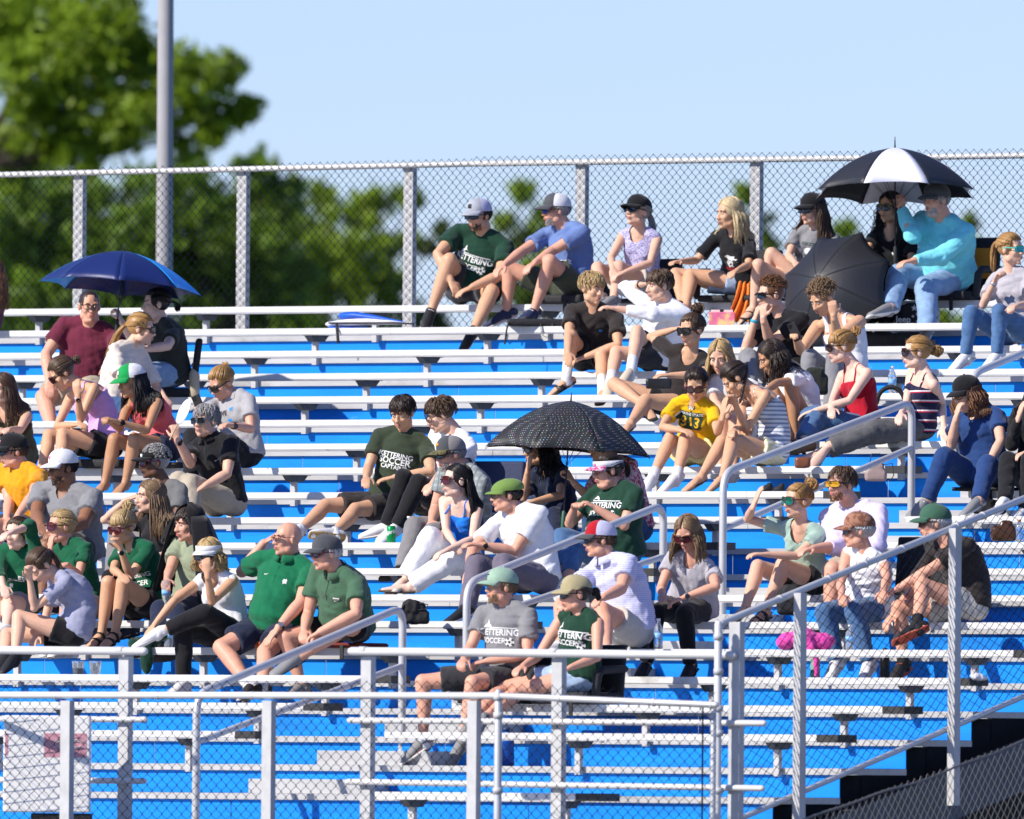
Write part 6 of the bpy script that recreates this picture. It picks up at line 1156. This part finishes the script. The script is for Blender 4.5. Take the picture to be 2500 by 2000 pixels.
lathe([(.026, .0), (.033, .006), (.033, .112), (.026, .122)]).obj('can_body', cg, t, smooth=True); lathe([(.0265, .1222), (.0265, .1235)]).obj('can_rim', WS, t)
V_, F_ = text_tris('Sprite'); ang0 = math.atan2(CAM.y-t.location.y, CAM.x-t.location.x)
MB().add([(.0338*math.cos(ang0+.1+x_*.048/.0338), .0338*math.sin(ang0+.1+x_*.048/.0338), .078+y_*.045+x_*.008) for x_, y_ in V_], F_).obj('lettering', PW, t)
# ------------------------------------------------------------------ bags, cloth, small things
def lump(name, label, cat, p, rs, axs, m, amp=.01, freq=30, seed=1, extra=None, vox=.012):
    t = empty(name, p, label, cat); b = MB()
    for c, r in rs:
        if cat == 'bag': b.add(*rbox(axs[0]*c[0]+axs[1]*c[1]+axs[2]*c[2], [q*1.85 for q in r], *axs, r=min(r)*.55))
        else: b.ell(axs[0]*c[0]+axs[1]*c[1]+axs[2]*c[2], r, axs, 14, 10)
    o = b.obj('cloth' if cat in ('towel', 'jacket') else 'bag_body', m, t, smooth=True); remesh(o, vox, 1, None, lambda o_: wrinkle(o_, amp, freq, seed))
    if extra: extra(t)
    return t
AX = (RH, -WH, UP)
pink = fb('towel_pink', (.72, .07, .36), bump=.8, bscale=60)
lump('towel', 'bright pink towel bundled on the bench', 'towel', atY(1968, 1588, yb(14)+.1)+UP*.06, [((-.13, 0, .0), (.08, .09, .065)), ((-.02, .02, .02), (.10, .10, .08)), ((.10, 0, .0), (.10, .09, .07)), ((.03, .10, -.05), (.03, .03, .07)), ((.07, .125, -.15), (.022, .02, .10))], AX, pink, .016, 26)
oc = fb('cloth_orange', (.80, .22, .03), bump=.5); oA = atY(1818, 690, yb(0)-.03)
t = empty('towel', oA, 'orange cloth hanging between the two women on the top bench', 'towel')
MB().grid(lambda u, v: RH*((u-.5)*(.085+.10*v)-.06*v*v)+UP*(-.30*v+.012*math.sin(u*14+v*4))-WH*(.03*math.sin(u*17+v*3)*(.4+v)+.05*math.sin(v*2.2)), 24, 18, .005).obj('cloth', oc, t, smooth=True)
lump('jacket', 'dark green jacket with white lettering spilling off the bench', 'jacket', atY(352, 1570, yb(14)+.02), [((0, .0, .0), (.11, .07, .045)), ((-.07, .05, -.01), (.05, .05, .05)), ((.02, .09, -.10), (.05, .03, .13)), ((.10, .02, .05), (.09, .06, .04))], AX, KG, .012, 30, 5)
def straps(*ps):
    def f(t):
        for pts in ps: MB().tube([AX[0]*a+AX[1]*b_+AX[2]*c for a, b_, c in pts], [(.010, .004)]*len(pts), side=WH, n=6).obj('strap', STRAP_K, t, smooth=True)
    return f
lump('backpack', 'black and white drawstring bag under the fringed white trousers', 'bag', atY(1010, 1490, yb(13)-.25)-UP*.02, [((0, 0, 0), (.09, .06, .085)), ((.02, 0, -.03), (.10, .06, .05)), ((-.02, .03, .05), (.05, .04, .05))], AX, M_SEATK, .012, 34, 2, straps([(-.06, .05, .06), (-.10, .06, .02), (-.12, .06, -.04)], [(.04, .05, .07), (.10, .06, .06), (.10, .06, .03), (.03, .05, .02)]))
lump('handbag', 'black leather pouch on the lap of the woman in black', 'bag', PEOPLE['woman in black shirt with messy bun, hand on her forehead']['J']['L'][2]-UP*.065-WH*.05-RH*.02, [((0, 0, 0), (.105, .022, .042))], AX, mat('leather_black', (.014, .014, .015), .4, bump=.2), .004, 20, 3)
lump('handbag', 'taupe handbag standing under the striped camisole', 'bag', atY(2138, 1175, yb(8)+.1)+UP*.07, [((0, 0, -.03), (.088, .045, .045)), ((0, 0, .02), (.066, .038, .05))], AX, mat('leather_taupe', (.34, .25, .23), .5, bump=.2), .004, 20, 3, straps([(-.05, .03, .05), (-.03, .03, .13), (.03, .03, .13), (.05, .03, .05)], [(.06, .03, .05), (.12, .04, .06), (.13, .04, -.03), (.10, .04, -.07)]))
lump('handbag', 'glossy brown bag near the right edge under a bench', 'bag', atY(2450, 1310, yb(10)+.05)+UP*.02, [((0, 0, 0), (.10, .06, .06)), ((.02, 0, .05), (.05, .05, .05))], AX, mat('leather_brown', (.07, .03, .012), .3, bump=.2), .005, 22, 4)
lump('handbag', 'small brown purse by the sandals of the reclining woman', 'bag', atY(1955, 1130, yb(7)-.12), [((0, 0, 0), (.05, .035, .045)), ((.03, 0, .0), (.045, .035, .04))], AX, mat('leather_chestnut', (.20, .07, .03), .4, bump=.2), .004, 22, 4)
lump('backpack', 'dark bag with white stars beside the legs in light jeans', 'bag', atY(2222, 770, yb(0)-.22), [((0, 0, 0), (.085, .06, .09)), ((-.05, 0, -.03), (.08, .05, .06)), ((.02, 0, .05), (.06, .05, .05))], AX, M_SEATK, .006, 24, 6)
jb = [o for o in bpy.data.objects if o.get('label') == 'dark bag with white stars beside the legs in light jeans'][0]
def star2(r, n=5): return np.array([(math.sin(i*math.pi/n)*r*(1 if i % 2 == 0 else .42), math.cos(i*math.pi/n)*r*(1 if i % 2 == 0 else .42)) for i in range(2*n)]), [tuple(range(2*n-1, -1, -1))]
for (V2, F2_), cx, cz, s in ((text_tris('Jeep'), -.055, -.035, .068), (star2(.5), .03, .055, .055), (star2(.5), .055, .01, .036), (star2(.5), .02, -.01, .03), (star2(.5), .055, -.05, .032)):
    MB().add([tuple(RH*(cx+x_*s)-WH*.068+UP*(cz+y_*s)) for x_, y_ in V2], F2_).obj('print', PW, jb)
lump('backpack', 'black and pale green bag between the curly girl and the red camisole', 'bag', atY(1990, 930, yb(5)-.05), [((0, 0, 0), (.075, .06, .11)), ((.05, 0, -.03), (.05, .05, .08))], AX, fb('bag_dark', (.03, .032, .026)), .008, 26, 8)
t = lump('backpack', 'black bag at the feet of the woman in mint', 'bag', atY(1925, 1470, yb(13)+.40)-UP*.0, [((0, 0, 0), (.09, .07, .10)), ((.02, 0, .06), (.07, .06, .07))], AX, M_SEATK, .008, 22, 9)
t = lump('backpack', 'black bag under the crossed feet of the scrubs woman', 'bag', atY(2396, 1215, yb(8)-.02), [((0, 0, -.02), (.08, .08, .11)), ((.09, 0, -.07), (.10, .08, .055))], AX, M_SEATK, .008, 22, 9)
t = lump('backpack', 'black duffel bag under the top bench beside the lying umbrella', 'bag', atY(2190, 835, yb(1)+.45), [((-.15, 0, 0), (.14, .12, .08)), ((.12, 0, 0), (.16, .12, .08))], AX, M_SEATK, .008, 22, 12)
# curved black neck of a seat frame next to the striped top
t = empty('seat_hoop', atY(2175, 965, yb(5)+.02), 'curved black padded hoop beside the striped camisole', 'seat frame'); c_ = Vector(t.location)
MB().tube([RH*(.105*-math.cos(a))+UP*(.12*math.sin(a)-.06) for a in np.linspace(.05, 3.05, 14)]+[RH*.105-UP*.10], [.019]*15, side=WH, n=10).obj('padded_hoop', M_SEATK, t, smooth=True)
# pink gift bag
t = empty('gift_bag', atY(1762, 797, yb(1)+.1), 'pink and yellow patterned gift bag on the bench', 'bag'); t.location.z = zb(1)
gb = speckle('gift_pattern', (.78, .18, .30), (.82, .55, .25), 14, .45, .6); MB().add(*rbox(UP*.052, (.20, .09, .10), RH, -WH, UP, .006)).obj('bag_body', gb, t); 
for dx in (-.05, .05): MB().add(*rbox(UP*.105+RH*dx-WH*.02, (.07, .004, .03), RH, -WH, UP, .001)).obj('tissue', mat('tissue_cream', (.8, .65, .6), .8), t)
# round white fan
hk = PEOPLE['grey haired man in black polo with a round white fan']; q = hk['J']['R'][2]; c_ = pt(1380/3.08, 580+1310/3.08, dep(q)-.02)
t = empty('hand_fan', q, 'round white paddle fan held up by the grey haired man', 'fan'); fx = (c_-q).normalized(); fy = (RH*.5-WH*.55); fy = (fy-fx*fy.dot(fx)).normalized(); fz = fx.cross(fy)
b = MB(); b.ell(c_-q, [.105, .058, .003], (fx, fy, fz), 26, 6); b.obj('paddle', mat('fan_white', (.82, .82, .84), .6), t, smooth=True)
MB().tube([-fx*.06, (c_-q)*.5], .006, n=6).obj('handle', mat('fan_handle', (.5, .4, .25), .6), t, smooth=True)
# phones
for lb, who, s in (('dark phone in the raised hand of the wavy haired youth', 'wavy haired youth in white tank top holding a phone', 'R'), ('phone held by the woman in lettered grey shirt', 'woman with ponytail in grey lettered shirt looking at her phone', 'R')):
    q = PEOPLE[who]['J'][s][2]; t = empty('phone', q-WH*.035+UP*.02, lb, 'phone'); fx = (UP+RH*-.45).normalized(); fy = (-WH-RH*.6); fy = (fy-fx*fy.dot(fx)).normalized(); fz = fx.cross(fy)
    MB().add(*rbox(Vector((0, 0, 0)), (.145, .012, .072), fx, fy, fz, .004)).obj('phone_case', SH_K, t); MB().add(*rbox(-fy*.0065+fx*.0, (.135, .002, .066), fx, fy, fz, .0005)).obj('screen', mat('phone_screen', (.02, .03, .08), .1), t)
    MB().add(*rbox(fy*.007+fx*.05-fz*.015, (.03, .004, .03), fx, fy, fz, .001)).obj('camera_bump', mat('flask_black', ()), t)
# tall white pitched box behind the low fence with its red stickers
t = empty('white_locker', atY(115, 2000, GY-.55), 'tall white plastic box with faded red stickers behind the low fence', 'box'); b0_ = Vector(t.location)
dF = dep(b0_)-.16
def bx(px, py, out=0.): return pt(px, py, dF-out)-b0_
W0, W1, Zt, Zb = bx(9, 1747), bx(221, 1747), bx(115, 1747).z, bx(115, 1984).z; wd_ = (W1-W0).length; mid = W0.lerp(W1, .5)
MB().add(*rbox(Vector((mid.x, mid.y, (Zt+Zb)/2))+WH*.16, (wd_, .32, Zt-Zb), RH, -WH, UP, .018)).obj('box_shell', mat('box_white', (.90, .89, .87), .5, var=.03), t)
rose = mat('sticker_rose', (.62, .30, .36), .6)
def front(px0, py0, px1, py1, m, nm, o=.004):
    c0, c1 = bx(px0, py0), bx(px1, py1); c = c0.lerp(c1, .5); MB().add(*rbox(c-WH*.002, (abs((c1-c0).dot(RH)), .006, abs(c1.z-c0.z)), RH, -WH, UP, .0015)).obj(nm, m, t)
front(108, 1790, 212, 1850, rose, 'sticker'); front(12, 1790, 20, 1845, rose, 'sticker')
for py in (1869, 1881): front(16, py, 214, py+2, mat('box_seam', (.5, .49, .47), .6), 'panel_seam')
for px in (150, 186):
    a = bx(px, 1820); 
    for r_ in (.058, .040): MB().tube([a+RH*(math.cos(q)*r_)+UP*(math.sin(q)*r_*.5+.008)-WH*.006 for q in np.linspace(.4, 5.6, 22)], [(.007, .002)]*22, side=WH, n=6).obj('swirl_mark', PW, t, smooth=True)
MB().add(*rbox(Vector((mid.x, mid.y, Zb-.13))+RH*.10+WH*.16, (wd_*.7, .28, .25), RH, -WH, UP, .01)).obj('base', M_SEATK, t)
# crumpled white paper on a bench end, seat back tag
lump('paper', 'crumpled white paper on the lower right bench end', 'litter', atY(2385, 1652, yb(16)+.1), [((0, 0, 0), (.05, .04, .025)), ((.04, 0, -.01), (.04, .03, .02))], AX, WHITE, .012, 50, 2)
lump('shoes', 'pair of black shoes left under the bench below the handrail', 'shoes', atY(1882, 1192, yb(8)+.05)+UP*.0, [((-.03, 0, -.005), (.045, .04, .028)), ((.06, .02, -.01), (.045, .04, .026)), ((-.01, 0, .022), (.022, .025, .024)), ((.08, .02, .018), (.022, .025, .022))], AX, M_SEATK, .004, 30, 3)
t = empty('shoe_box', atY(2198, 845, yb(1)+.35), 'open brown cardboard box under the bench beside the starry bag', 'box'); MB().add(*rbox(RH*.19, (.16, .14, .09), RH, -WH, UP, .004)).obj('box_shell', mat('cardboard', (.32, .20, .10), .85, var=.1), t)
lump('jacket', 'black jacket rolled on the waist side of the lavender polo man', 'jacket', atY(1555, 1560, yb(14)+.1), [((0, 0, 0), (.06, .09, .12)), ((.05, 0, -.07), (.04, .06, .10))], AX, CHAR, .012, 26, 4)
flush()
